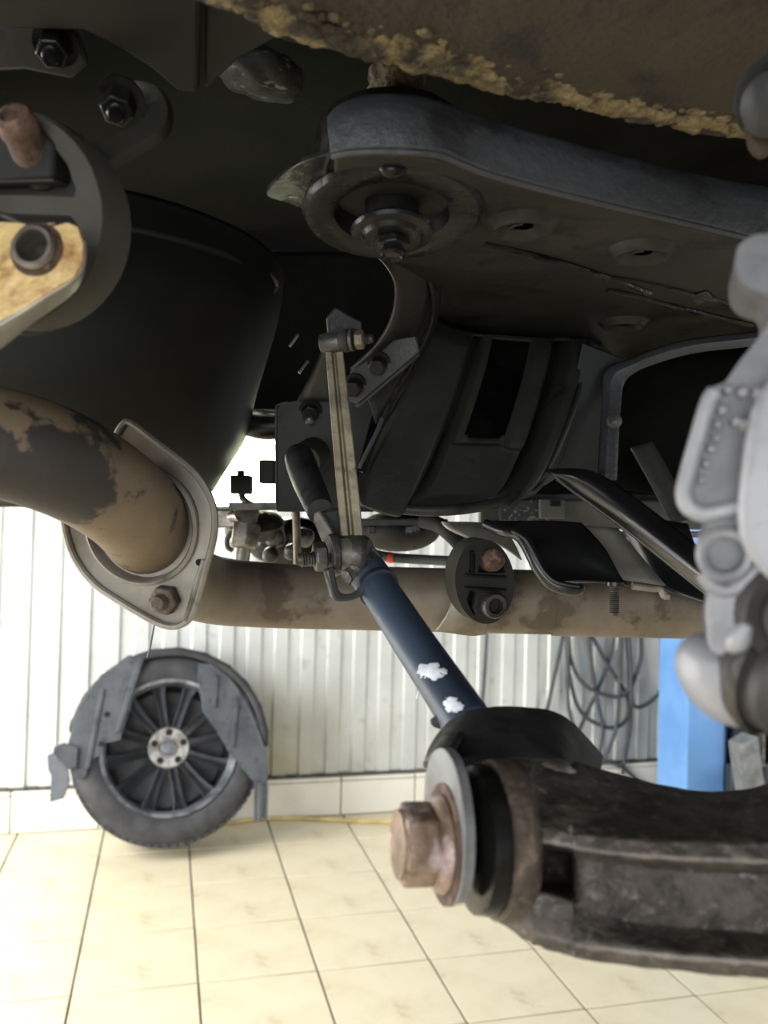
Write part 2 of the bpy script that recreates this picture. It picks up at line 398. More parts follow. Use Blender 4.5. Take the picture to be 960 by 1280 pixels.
obj('rim_barrel', ringlathe([(0.237, hw-0.04), (0.228, hw-0.06), (0.218, -hw+0.03), (0.235, -hw+0.02), (0.24, -hw+0.02), (0.24, hw-0.04)], WC, ax, 48), M['alloy'], wheel)
obj('brake_side_disc', lathe([(0.0, -0.055), (0.222, -0.055), (0.222, -0.075), (0, -0.075)], WC, ax, 40), M['disc'], wheel)
for k in range(12):
    a = 2*math.pi*(k+0.35)/12
    for da in (0.0,):
        rd = upw*math.cos(a)+sd*math.sin(a); tn = ax.cross(rd)
        g = G(); vs = []
        st = [(0.055, 0.050, 0.019, 0.026), (0.10, 0.058, 0.016, 0.024), (0.16, 0.066, 0.017, 0.022), (0.205, 0.070, 0.021, 0.022), (0.235, 0.078, 0.029, 0.03)]
        for r, h, wd, th in st:
            c = WC+rd*r+ax*h
            vs += [c-tn*wd, c-tn*wd*0.35-ax*0.004, c+tn*wd*0.35-ax*0.004, c+tn*wd, c+tn*wd-ax*th, c-tn*wd-ax*th]
        n = 6; fs = [(0, 1, 2, 3, 4, 5), tuple(24+i for i in range(6))[::-1]]
        for i in range(4):
            for q in range(n): fs.append((i*n+q, i*n+(q+1) % n, (i+1)*n+(q+1) % n, (i+1)*n+q))
        obj('spoke', g.add(vs, fs), M['alloy'], wheel, bevel=0.003, angle=30)
obj('hub_face', lathe([(0.08, 0.03), (0.078, 0.054), (0.073, 0.060), (0.04, 0.058), (0.036, 0.05)], WC, ax, 40), M['hub'], wheel)
obj('hub_bore', lathe([(0.030, 0.05), (0.03, 0.056), (0.024, 0.062), (0.0, 0.064)], WC, ax, 28), M['rimlip'], wheel)
for k in range(5):
    a = 2*math.pi*k/5+0.0; rd = upw*math.cos(a)+sd*math.sin(a)
    obj('lug_hole', lathe([(0.0125, 0.04), (0.0125, 0.0622), (0.0, 0.0622)], WC+rd*0.057, ax, 18), M['hole'], wheel)

# --- wheel-arch liner draped over the wheel
PF = WC+ax*(hw+0.012)                     # its front plane, just proud of the tyre wall
lin = thing('wheel_arch_liner', 'grey plastic wheel-arch liner draped over the leaning wheel', 'car part', (0.03, 3.45, 0.3))
def arch(a0, a1, ro, y0, y1, n=20):
    g = G(); vs = []; fs = []
    for i in range(n+1):
        a = a0+(a1-a0)*i/n; rd = upw*math.cos(a)+sd*math.sin(a)
        rr = ro+0.004*math.sin(i*1.7)
        for y in (y0, (y0*2+y1)/3, (y0+2*y1)/3, y1): vs.append(WC+rd*rr+ax*y)
    for i in range(n):
        for k in range(3): fs.append((i*4+k, i*4+k+1, i*4+k+5, i*4+k+4))
    return g.add(vs, fs)
sgn = 1 if sd.x > 0 else -1
obj('arch_band', arch(-sgn*1.35, sgn*1.62, TR+0.010, -hw+0.03, hw+0.010, 40), M['liner'], lin, solid=0.004)
g = G(); vs = []; fs = []
for i in range(41):
    a = -sgn*1.35+sgn*2.97*i/40; rd = upw*math.cos(a)+sd*math.sin(a)
    for r in (0.343, 0.374): vs.append(WC+rd*r+ax*(hw+0.009))
for i in range(40): fs.append((2*i, 2*i+1, 2*i+3, 2*i+2))
obj('arch_lip', g.add(vs, fs), M['tyre'], lin, solid=0.003)
lp = [(160, 819), (182, 820), (176, 836), (163, 885), (150, 925), (128, 930), (124, 945), (110, 952), (108, 970), (98, 975), (90, 970), (85, 952), (84, 932), (90, 912), (100, 890), (115, 866), (136, 838)]
obj('left_skirt', plate(lp, PF, ax, 0.004), M['liner'], lin, bevel=0.0012)
for q in ([(173, 822), (180, 823), (150, 915), (143, 917)], [(126, 860), (131, 862), (112, 960), (106, 962)]):
    obj('rib', plate(q, PF+ax*0.006, ax, 0.008), M['liner'], lin, bevel=0.0025)
for x, y in ((134, 893), (127, 930)): obj('clip_hole', lathe([(0.011, 0), (0.011, 0.001), (0, 0.001)], onp(x, y, PF+ax*0.0005, ax), ax, 14), M['hole'], lin)
PT = PF+ax*0.03
obj('mud_flap', plate([(59, 944), (66, 941), (83, 944), (84, 958), (88, 975), (80, 998), (62, 1003), (64, 970), (60, 962)], PT, (ax+Vector((-0.25, 0, 0))).normalized(), 0.005), M['liner'], lin, bevel=0.0015)
obj('flap_web', plate([(67, 934), (80, 928), (98, 934), (96, 960), (84, 962), (66, 942)], PF+ax*0.012, ax, 0.02), M['liner'], lin, bevel=0.003)
rp = [(248, 829), (266, 830), (288, 846), (308, 872), (322, 903), (330, 932), (335, 956), (334, 984), (316, 976), (286, 940), (270, 912), (254, 890), (251, 872), (248, 850)]
obj('right_skirt', plate(rp, PF, ax, 0.004), M['liner'], lin, bevel=0.0012)
for q in ([(267, 842), (273, 846), (270, 885), (263, 882)], [(294, 872), (299, 878), (293, 935), (288, 932)]):
    obj('rib', plate(q, PF+ax*0.006, ax, 0.008), M['liner'], lin, bevel=0.0025)
obj('clip_hole', lathe([(0.016, 0), (0.016, 0.004), (0.009, 0.004), (0.008, 0.0015), (0, 0.001)], onp(267, 876, PF, ax), ax, 16), M['hole'], lin)
for k in range(3):
    x = 318+k*6
    obj('tail_strip', plate([(x, 974+k*3), (x+5.2, 977+k*3), (x+4.2, 1028-k), (x-0.6, 1026-k)], PF+ax*(0.004+0.004*(k % 2)), ax, 0.006), M['liner'], lin, bevel=0.0015)
# bright trim edge on the liner's outer right rim
obj('rim_edge', tube([onp(x, y, PF+ax*0.002, ax) for x, y in ((262, 830), (285, 848), (305, 876), (320, 908), (330, 935))], 0.004, 8), M['liner'], lin)

# --- hoses hanging on the wall
hz = thing('hose_coil', 'grey air hose hanging in loose loops on the clad wall', 'hose', wallp(740, 960, YW-0.02))
HP = [[(703, 770), (703, 795), (692, 849), (681, 897), (664, 945)],
      [(711, 770), (711, 796), (714, 826), (726, 851), (745, 865), (772, 871), (788, 859), (800, 826), (801, 795), (800, 770)],
      [(707, 770), (708, 796), (710, 832), (720, 878), (736, 899), (763, 910), (782, 901), (786, 880), (780, 863), (759, 830), (741, 797), (730, 775)],
      [(823, 770), (826, 797), (833, 832), (826, 863), (805, 882), (790, 879), (789, 842), (786, 797), (785, 770)],
      [(736, 770), (736, 797), (741, 842), (747, 878), (753, 909), (749, 940), (740, 950)],
      [(769, 770), (767, 798), (759, 832), (742, 874), (721, 918)],
      [(776, 770), (776, 797), (774, 863), (770, 909), (757, 947)],
      [(783, 770), (784, 797), (788, 863), (788, 905), (780, 951), (778, 968)],
      [(711, 770), (711, 797), (709, 842), (711, 884), (718, 913)],
      [(745, 953), (763, 953), (780, 961), (796, 976), (808, 992)]]
for k, p in enumerate(HP):
    y = YW-0.004-0.009*((k*3) % 5)
    obj('hose_loop', tube([wallp(a, c, y) for a, c in p], 0.0093, 10), M['hose'], hz)
hk = wallp(745, 700, YW)
obj('wall_hook', tube([hk+Vector((0, 0.03, 0)), hk+Vector((0, -0.06, 0)), hk+Vector((0, -0.075, 0.03))], 0.008, 8), M['darksteel'], hz)
tag(obj('cable', tube([wallp(x, y, YW+0.01) for x, y in ((616, 640), (611, 740), (608, 800), (605, 850), (601, 900), (598, 960))], 0.0085, 10), M['hose']), 'single grey cable running straight down the cladding behind the blue-black tube', 'cable')
yh = [HZ(x, y, -CZ+0.008) for x, y in ((262, 1030), (290, 1028), (330, 1023.5), (380, 1023), (430, 1025.5), (480, 1027), (540, 1026), (620, 1022))]
tag(obj('floor_hose', tube(yh, 0.008, 10), M['yellowhose']), 'thin yellow hose lying on the tiles along the plinth', 'hose')

# --- blue lift post
LP0 = wallp(858, 950, 3.30); LP1 = wallp(917, 950, 3.30)
post = thing('lift_post', 'blue two-post car lift column by the right wall', 'car lift', (LP0.x+0.12, 3.42, 0))
c0 = 0.045
pr = [(LP0.x, 3.30), (LP1.x-c0, 3.30), (LP1.x, 3.30+c0), (LP1.x, 3.53), (LP0.x, 3.53)]
obj('column', plate3([Vector((x, y, 3.1)) for x, y in pr], [], Vector((0, 0, 1)), 3.1-0.012), M['blue'], post, bevel=0.008)
obj('base_plate', wbox(LP0.x-0.05, LP1.x+0.12, 3.24, 3.6, 0.0, 0.014), M['blue'], post, bevel=0.003)
ca = thing('lift_carriage', 'dark lift carriage with grey pad beside the blue column', 'car lift', (LP1.x+0.12, 3.3, 0))
obj('carriage_body', wbox(LP1.x+0.004, LP1.x+0.42, 3.22, 3.46, 0.05, 0.62), M['carriage'], ca, bevel=0.01)
obj('guide_bar', wbox(LP1.x+0.045, LP1.x+0.058, 3.17, 3.22, 0.2, 0.62), M['steel'], ca, bevel=0.003)
obj('guide_bar', wbox(LP1.x+0.10, LP1.x+0.118, 3.17, 3.22, 0.2, 0.62), M['darksteel'], ca, bevel=0.003)
q = wallp(933, 955, 3.12)
obj('pad', box(q, Vector((0.04, 0, 0.02)), Vector((0, 0.05, 0)), Vector((-0.02, 0, 0.11))), M['greypad'], ca, bevel=0.012)
obj('pad_arm', wbox(q.x-0.03, q.x+0.5, 3.17, 3.22, 0.1, q.z-0.02), M['carriage'], ca, bevel=0.01)

# ================================================================== THE CAR OVERHEAD
def P3(l): return [W(*p) for p in l]
# --- body floor and sill
ub = thing('car_underbody', 'dark car body floor overhead with a brown dirt-crusted rail along the top', 'car', CAM+U_*0.36+F_*0.3)
def cb(x0, x1, y0, y1, z0, z1): return box(CAM+R_*((x0+x1)/2)+U_*((y0+y1)/2)+F_*((z0+z1)/2), R_*((x1-x0)/2), U_*((y1-y0)/2), F_*((z1-z0)/2))
obj('floor_pan', cb(-1.6, 2.4, 0.40, 0.44, -0.9, 1.75), M['underseal'], ub, smooth=False)
obj('far_sill', cb(-1.5, -0.535, 0.008, 0.395, 1.40, 1.46), M['gloss'], ub, bevel=0.01)
obj('wheel_house', cb(0.10, 2.0, 0.014, 0.41, 1.15, 1.19), M['underseal'], ub, bevel=0.01)
obj('inner_wall', cb(-0.75, 0.14, 0.135, 0.395, 1.30, 1.34), M['underseal'], ub, bevel=0.01)
ED = [(240, -8), (285, 6), (315, 15), (352, 36), (405, 54), (465, 68), (525, 82), (562, 92), (615, 108), (690, 124), (765, 140), (840, 156), (915, 168), (1000, 176)]
h0 = 0.205
far = [HZ(x, y, h0) for x, y in ED]
back = (F_-U_*F_.dot(U_)).normalized()
rows = [[p-F_*0.40+U_*0.03 for p in far], [p-F_*0.2+U_*0.004 for p in far], [p-F_*0.03 for p in far], [p+F_*0.004+U_*0.004 for p in far], [p+F_*0.010+U_*0.03 for p in far], [p+F_*0.012+U_*0.21 for p in far]]
obj('rail', grid(rows, 6, 8).rough(0.0022, 45, 0.0008, 160), M['brownseal'], ub, solid=0.003)
# crusted edge: ragged lumps of dirt along the rail's far edge
ctr = cr(far, 12)
g = G(); rnd = random.Random(3)
for k in range(1500):
    t = rnd.random()**0.85; i = min(int(t*(len(ctr)-1)), len(ctr)-2); p = ctr[i].lerp(ctr[i+1], rnd.random())
    if t < 0.10 and rnd.random() < 0.6: continue
    if t > 0.62 and rnd.random() < (t-0.55)*1.4: continue
    dr = rnd.gauss(0, 1); q = p - F_*(0.004+abs(dr)*0.008) - U_*0.0014 + R_*rnd.uniform(-.004, .004)
    r = rnd.uniform(0.0009, 0.0040)*(1.0 if abs(dr) < 1 else 0.6)
    bl = blob(q, R_*r*rnd.uniform(1, 2), F_*r*rnd.uniform(.8, 1.4), U_*r*0.75, 0.5, 400, 7, 4); g.add(bl.v, bl.f)
dc = obj('dirt_crust', g, M['crust'], ub); dc['kind'] = 'stuff'
# left-hand cross panel with its joint
hL = 0.235
pl = [(-60, -60), (254, -60), (252, 20), (249, 118), (222, 116), (190, 88), (150, 62), (105, 40), (40, 38), (-60, 34)]
obj('cross_panel', plate3([HZ(x, y, hL) for x, y in pl], [], Vector((0, 0, -1)), 0.01), M['tank'], ub, bevel=0.003)
pl = [(256, -60), (470, -60), (440, 60), (380, 60), (345, 50), (300, 75), (256, 116)]
obj('cross_panel', plate3([HZ(x, y, hL+0.004) for x, y in pl], [], Vector((0, 0, -1)), 0.01), M['tank'], ub, bevel=0.003)
obj('underseal_lump', blob(W(322, 90, 0.50), (R_*0.9-U_*0.28)*0.030, F_*0.02, (U_*0.9+R_*0.3)*0.0135, 0.16, 120, 32, 20).rough(0.0008, 300), M['speck'], ub)
# strut hook with two bolts
hook = thing('exhaust_bracket', 'black bent hanger arm behind the big rubber mount at upper left', 'bracket', W(150, 150, 0.44))
g = grid([[W(136, 98, .44), W(150, 98, .44), W(195, 108, .43), W(212, 135, .42), (W(206, 165, .41)), W(165, 192, .405), W(112, 222, .40)],
          [W(136, 110, .445), W(150, 112, .445), W(178, 128, .435), W(186, 142, .425), W(178, 160, .415), W(140, 178, .41), W(96, 192, .405)]], 5, 3)
obj('arm_strap', g, M['black'], hook, solid=0.006, bevel=0.0015)
def bolt(name, C, A, r, parent, m, h=0.008, washer=True, phase=0.3, st=0):
    b = obj(name, hexnut(C, A, r, h, phase), m, parent, bevel=0.0006, angle=30)
    if washer: obj('washer', lathe([(r*1.35, -0.002), (r*1.35, 0.0), (0, 0.0)], C, A, 24), m, b)
    if st: obj('thread', stud(C+A.normalized()*h*0.8, A, r*0.52, st), m, b)
    return b
bolt('bolt', W(150, 125, 0.42), D(0.05, -0.75, -0.6), 0.0085, hook, M['oily'], 0.012, True, 0.2, 0.007)
bolt('bolt', W(70, 55, 0.43), D(0.05, -0.75, -0.6), 0.0085, hook, M['oily'], 0.012, True, 0.5, 0.007)
obj('arm_plate', plate([(-40, 30), (40, 30), (95, 40), (110, 80), (90, 100), (30, 88), (-40, 92)], W(60, 60, 0.46), D(0, -0.7, -0.7), 0.006), M['black'], hook, bevel=0.002)

# --- left rubber exhaust mount
NR = D(-0.28, -0.10, -1)
PR = W(60, 270, 0.36)
rm = thing('rubber_mount', 'large black rubber exhaust mount hanging at the left edge', 'mount', W(40, 405, 0.37))
outer = ell(6, 272, 122, 136, 40)
hole1 = [(-85, 226), (-20, 228), (66, 226), (69, 186), (84, 206), (95, 236), (92, 246), (60, 244), (0, 243), (-85, 243)]
hole2 = [(-85, 264), (0, 266), (88, 269), (100, 284), (102, 312), (96, 340), (60, 372), (0, 385), (-85, 360)]
hole0 = [(25, 170), (45, 170), (56, 180), (57, 205), (45, 214), (5, 214), (-10, 200), (0, 178)]
obj('rubber_body', plate(outer, PR, NR, 0.022, [hole1, hole2], 0), M['rubber2'], rm, bevel=0.0022, segs=3)
obj('rubber_web', plate(ell(6, 272, 112, 126, 32), PR-NR*0.010, NR, 0.004), M['rubber'], rm)
obj('rubber_block', plate([(-60, 160), (50, 160), (66, 178), (66, 222), (-60, 226)], PR+NR*0.002, NR, 0.02), M['rubber'], rm, bevel=0.002)
obj('back_strap', plate(ell(10, 276, 128, 142, 40), PR-NR*0.022, NR, 0.010), M['rubber'], rm, bevel=0.003)
pin = tag(obj('hanger_pin', lathe([(0.0, -0.022), (0.0095, -0.022), (0.0088, -0.008), (0.0074, -0.002), (0.0082, 0.001), (0.0082, 0.005), (0.0070, 0.0078), (0.0045, 0.0085), (0.0035, 0.0072), (0, 0.0072)], W(26, 164, 0.352), D(-0.12, 0.42, -0.9), 28).rough(0.0004, 300), M['rustbolt'], None), 'rusty hanger pin head poking out of the left rubber mount', 'pin')
# yellow plate with sleeve
NP = D(-0.12, 0.10, -1); PP = W(48, 320, 0.335)
yp = thing('hanger_plate', 'rust-yellow metal hanger plate with a round steel sleeve', 'bracket', W(30, 420, 0.335))
obj('plate_face', plate([(-80, 276), (-20, 276), (42, 279), (84, 278), (97, 283), (104, 305), (103, 325), (92, 345), (60, 365), (30, 385), (0, 402), (-80, 448)], PP, NP, 0.003, [ell(46, 312, 19, 20, 24)]), M['yelrust'], yp, bevel=0.0008)
g = grid([[W(104, 300, .334), W(104, 325, .334), W(93, 346, .334), (W(60, 367, .334)), W(30, 387, .334), W(0, 404, .334), W(-80, 450, .334)],
          [W(103, 302, .340), W(103, 335, .345), W(92, 362, .348), W(62, 386, .350), W(36, 404, .350), W(0, 434, .350), W(-80, 490, .350)]], 4, 3)
obj('folded_lip', g, M['flange'], yp, solid=0.0022, bevel=0.0005)
obj('plate_burr', tube([onp(x, y, PP-NP*0.001, NP) for x, y in ((-40, 262), (0, 268), (25, 278), (45, 283), (62, 284), (84, 279))], 0.0012, 8), M['darksteel'], yp)
obj('sleeve', ringlathe([(0.0088, -0.004), (0.0088, 0.003), (0.0080, 0.0042), (0.0066, 0.0042), (0.0060, 0.003), (0.0060, -0.02), (0.0075, -0.02)], onp(46, 312, PP, NP), NP, 36), M['steel'], yp)
obj('weld_ring', ringlathe([(0.0086, -0.001), (0.0108, 0.0006), (0.0092, 0.002)], onp(46, 312, PP, NP), NP, 36).rough(0.0003, 700), M['rustbolt'], yp)

# --- left exhaust pipe with its flange
ex = thing('exhaust_pipe', 'brown rusted curved exhaust pipe ending in a steel flange at left', 'exhaust pipe', W(60, 640, 0.46))
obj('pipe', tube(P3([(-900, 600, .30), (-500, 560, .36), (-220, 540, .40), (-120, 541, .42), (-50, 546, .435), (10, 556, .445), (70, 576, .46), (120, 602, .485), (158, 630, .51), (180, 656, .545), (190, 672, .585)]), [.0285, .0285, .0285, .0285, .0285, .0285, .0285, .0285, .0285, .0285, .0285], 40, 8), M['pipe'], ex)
NF = D(-0.20, -0.12, -1); PF_ = W(180, 660, 0.548)
fo = [(78, 642), (88, 628), (110, 590), (140, 552), (153, 531), (164, 529), (200, 556), (238, 586), (258, 612), (268, 640), (267, 672), (256, 715), (246, 752), (238, 772), (224, 782), (206, 782), (184, 772), (150, 752), (118, 730), (96, 702), (84, 672)]
obj('flange_plate', plate(fo, PF_, NF, 0.004, [ell(178, 656, 71, 73, 32)], 3, 0), M['flange'], ex, bevel=0.001)
obj('flange_rim', tube([onp(x, y, PF_+NF*0.002, NF) for x, y in fo+[fo[0]]], 0.0022, 8, 4), M['flange'], ex)
cc = onp(178, 656, PF_, NF)
obj('flange_cup', lathe([(0.0385, -0.003), (0.0385, 0.004), (0.0365, 0.0055), (0.035, 0.003), (0.034, -0.004), (0.031, -0.012), (0.029, -0.018)], cc, NF, 48), M['flange'], ex)
obj('weld_bead', tube([onp(x, y, PF_+NF*0.003, NF) for x, y in ((232, 775), (238, 758), (246, 728), (255, 700))], 0.0018, 8), M['steel'], ex)
obj('rivet_hole', lathe([(0.0022, 0), (0.0022, 0.0006), (0, 0.0006)], onp(249, 703, PF_+NF*0.0008, NF), NF, 14), M['hole'], ex)
nb = obj('flange_nut', hexnut(onp(210, 748, PF_, NF), NF, 0.0098, 0.010, 0.4).rough(0.0006, 300), M['eye'], ex, bevel=0.001)
obj('stud_end', lathe([(0.0052, 0.008), (0.0052, 0.014), (0.004, 0.0155), (0, 0.0155)], onp(210, 748, PF_, NF), NF, 18).rough(0.0003, 400), M['eye'], nb)
obj('gasket_edge', plate(fo, PF_-NF*0.0045, NF, 0.004, [ell(178, 656, 60, 62, 32)], 3, 0), M['darksteel'], ex)
wr = tag(obj('hanging_wire', tube([W(193, 780, .56), W(190, 796, .56), W(187, 812, .56), W(184, 822, .56)], 0.0006, 6), M['darksteel']), 'thin wire dangling from the flange above the wheel', 'wire')

# --- rear exhaust pipe
rx = thing('rear_exhaust_pipe', 'dull brown exhaust pipe running level across the picture', 'exhaust pipe', W(560, 792, .78))
obj('pipe', tube(P3([(188, 676, .60), (204, 700, .64), (232, 724, .70), (270, 738, .745), (340, 744, .775), (430, 747, .79), (560, 750, .79), (700, 753, .785), (850, 756, .78), (1010, 760, .775), (1700, 778, .76)]), .0292, 40, 8), M['pipe2'], rx)
obj('joint_collar', tube(P3([(690, 753.2, .785), (770, 755, .783), (850, 756.5, .78), (1005, 760.5, .775), (1690, 777.8, .76)]), .0300, 40, 6), M['pipe2'], rx)
g = grid([[W(566, 700, .752), W(590, 706, .75), W(604, 730, .75), W(612, 745, .75)],
          [W(566, 742, .750), W(585, 745, .748), W(600, 750, .748), W(615, 755, .748)],
          [W(558, 768, .752), W(575, 771, .750), W(592, 774, .750), W(612, 776, .752)],
          [W(544, 788, .762), W(566, 791, .760), W(590, 794, .762), W(606, 792, .765)]], 4, 4)
obj('hanger_saddle', g, M['flange'], rx, solid=0.002)
# --- oval rubber hanger
NO = D(0.30, -0.05, -1); PO = W(606, 727, 0.715)
oh = thing('rubber_hanger', 'oval black rubber hanger on the level pipe', 'mount', W(603, 780, .72))
oo = ell(606, 727, 37, 53, 40, -0.06)
ch = [[(589, 690), (594, 692), (594, 716), (586, 716)], [(587, 738), (594, 739), (598, 745), (594, 770), (590, 766), (583, 750)], [(598, 707), (630, 708), (632, 716), (598, 716)]]
obj('rubber_body', plate(oo, PO, NO, 0.024, ch), M['rubber'], oh, bevel=0.0022, segs=3)
obj('rubber_web', plate(ell(606, 727, 33, 49, 32, -0.06), PO-NO*0.008, NO, 0.004), M['oily'], oh)
for y in (719, 735): obj('rubber_rib', plate([(582, y-2), (634, y+1), (634, y+5), (582, y+2)], PO+NO*0.0025, NO, 0.006), M['oily'], oh, bevel=0.001)
obj('side_rib', plate([(588, 688), (593, 688), (593, 716), (588, 716)], PO+NO*0.002, NO, 0.006), M['oily'], oh, bevel=0.001)
obj('hanger_rod', lathe([(0.010, -0.01), (0.0098, 0.004), (0.0088, 0.008), (0.005, 0.0098), (0, 0.010)], onp(615, 700, PO, NO), D(0.1, 0.1, -1), 24).rough(0.0004, 300), M['rustbolt'], oh)
obj('rod_sleeve', ringlathe([(0.0112, -0.004), (0.0108, 0.006), (0.0095, 0.008), (0.0066, 0.008), (0.0056, 0.005), (0.0054, -0.02), (0.008, -0.02)], onp(615, 756, PO, NO), NO, 30), M['darksteel'], oh)
obj('rod_block', plate([(596, 740), (626, 740), (632, 748), (630, 770), (596, 772), (592, 760)], PO+NO*0.001, NO, 0.008), M['rubber'], oh, bevel=0.002)

# --- fuel tank
tk = thing('fuel_tank', 'dull black fuel tank bulging behind the left rubber mount', 'tank', W(200, 560, .9))
rows = []
prof = [(-900, 190, .86), (-200, 190, .86), (-60, 205, .84), (60, 222, .83), (160, 240, .83), (240, 262, .84), (305, 292, .86), (345, 325, .90), (352, 352, .96)]
prof2 = [(-900, 300, .70), (-200, 300, .70), (-60, 310, .69), (60, 322, .69), (160, 335, .70), (240, 350, .73), (300, 368, .78), (336, 385, .85), (345, 400, .95)]
prof3 = [(-900, 440, .68), (-200, 440, .68), (-60, 445, .67), (60, 450, .67), (160, 455, .69), (230, 460, .73), (280, 466, .79), (312, 474, .87), (322, 480, .97)]
prof4 = [(-900, 560, .72), (-200, 560, .72), (-60, 560, .71), (60, 562, .71), (150, 568, .73), (215, 570, .77), (262, 566, .83), (292, 556, .90), (306, 545, .99)]
prof5 = [(-900, 626, .80), (-200, 626, .80), (-60, 626, .80), (50, 628, .80), (130, 632, .82), (190, 640, .86), (228, 640, .91), (258, 622, .97), (290, 570, 1.03)]
obj('tank_shell', grid([P3(p) for p in (prof, prof2, prof3, prof4, prof5)], 6, 8).rough(0.002, 12), M['tank'], tk, solid=0.004)
obj('tank_seam', tube(P3([(p[0], p[1]+1, p[2]-0.004) for p in [(-60, 258, .745), (60, 270, .74), (160, 286, .75), (240, 305, .77), (290, 322, .80), (325, 345, .86)]]), 0.004, 10), M['tank'], tk)
obj('tank_strap', tube(P3([(325, 335, .86), (340, 345, .86), (346, 358, .865), (338, 368, .86)]), 0.0022, 8), M['darksteel'], tk)

# --- subframe
sf = thing('rear_subframe', 'large black stamped subframe with round bushing and slotted leg', 'subframe', W(560, 642, .66))
hs = 0.172
LIP = [(415, 192), (440, 187), (490, 186), (545, 190), (575, 201), (605, 213), (660, 229), (760, 254), (860, 277), (960, 301), (1030, 318)]
TOP = [(412, 158), (432, 141), (470, 132), (515, 133), (550, 141), (600, 158), (660, 177), (760, 203), (860, 228), (960, 246), (1030, 256)]
lip3 = [HZ(x, y, hs) for x, y in LIP]
top3 = [W(x, y, (q-CAM).dot(F_)+0.004) for (x, y), q in zip(TOP, lip3)]
up3 = [W(x, y-7, (q-CAM).dot(F_)+0.022) for (x, y), q in zip(TOP, lip3)]
ext = lambda l: l.append(l[-1]+(l[-1]-l[4])*1.6)
for l in (lip3, top3, up3): ext(l)
bk3 = [p+F_*0.05+U_*0.003 for p in up3]
obj('rail_face', grid([lip3, [a.lerp(b_, 0.5)-F_*0.002 for a, b_ in zip(lip3, top3)], top3, up3, bk3], 6, 5).rough(0.0005, 180), M['railpaint'], sf, solid=0.003)
obj('rail_end', grid([[lip3[0], lip3[0].lerp(top3[0], 0.5), top3[0], up3[0]], [p+F_*0.04-R_*0.004 for p in (lip3[0], lip3[0].lerp(top3[0], 0.5), top3[0], up3[0])], [p+F_*0.12+R_*0.02 for p in (lip3[0], lip3[0].lerp(top3[0], 0.5), top3[0], up3[0])]], 4, 4), M['oily'], sf, solid=0.003)
obj('rail_lip', tube([p-U_*0.0012 for p in lip3], 0.0016, 8), M['railpaint'], sf)
R0 = [(418, 194), (470, 189), (545, 193), (605, 215), (660, 231), (760, 256), (860, 279), (960, 303), (1030, 320)]
R1 = [(420, 250), (470, 262), (545, 290), (600, 318), (660, 330), (740, 345), (820, 360), (920, 372), (1030, 385)]
R2 = [(430, 296), (480, 324), (535, 388), (590, 412), (660, 420), (730, 430), (800, 452), (870, 440), (1030, 424)]
BP = [[HZ(x, y, hs+0.001) for x, y in r] for r in (R0, R1, R2)]
for l in BP: l.append(l[-1]+(lip3[-1]-lip3[-2]))
obj('bottom_plate', grid(BP, 6, 12).rough(0.0010, 22), M['black'], sf, solid=0.003)
ear = [(333, 244), (345, 228), (370, 208), (400, 196), (432, 188), (470, 187), (520, 190), (500, 230), (440, 240), (395, 262), (384, 264), (360, 254)]
obj('rail_ear', plate3(cr([HZ(x, y, hs+0.001) for x, y in ear], 3, True), [], Vector((0, 0, -1)), 0.003), M["oily"], sf, bevel=0.0008)
# bushing
BA = (-U_-F_*0.20).normalized(); BC = W(490, 212, 0.462)
bu = obj('bushing', lathe([(0.040, -0.02), (0.044, 0.0), (0.044, 0.003), (0.0405, 0.005), (0.0405, 0.009), (0.0452, 0.011), (0.0456, 0.014), (0.0425, 0.016), (0.0430, 0.020), (0.0470, 0.022), (0.0476, 0.0255), (0.0455, 0.028), (0.034, 0.029), (0.0305, 0.027), (0.0275, 0.014), (0.0, 0.014)], BC, BA, 64).rough(0.0003, 120), M['oily'], sf)
obj('inner_sleeve', lathe([(0.0145, 0.012), (0.0145, 0.033), (0.0205, 0.034), (0.0218, 0.036), (0.0212, 0.038), (0.0165, 0.0388), (0.0150, 0.041), (0.0110, 0.0415)], BC, BA, 44), M['oily'], bu)
obj('bushing_bolt', hexnut(BC+BA*0.041, BA, 0.0098, 0.0055, 0.3), M['oily'], bu, bevel=0.0006)
obj('bolt_end', lathe([(0.0068, 0.046), (0.0068, 0.0495), (0.0055, 0.051), (0.004, 0.0495), (0, 0.0495)], BC, BA, 20), M['oily'], bu)
obj('bushing_notch', blob(BC+BA*0.019-F_*0.045, R_*0.007, F_*0.004, U_*0.005, 0.1, 50, 12, 8), M['oily'], bu)
UB = W(496, 132, 0.465)
obj('body_mount', lathe([(0.0165, 0.0), (0.016, 0.008), (0.0145, 0.010), (0.0145, 0.012), (0.0155, 0.014), (0.0155, 0.018), (0.012, 0.019), (0.012, 0.09)], UB, U_, 32).rough(0.0005, 160), M['crust'], sf)
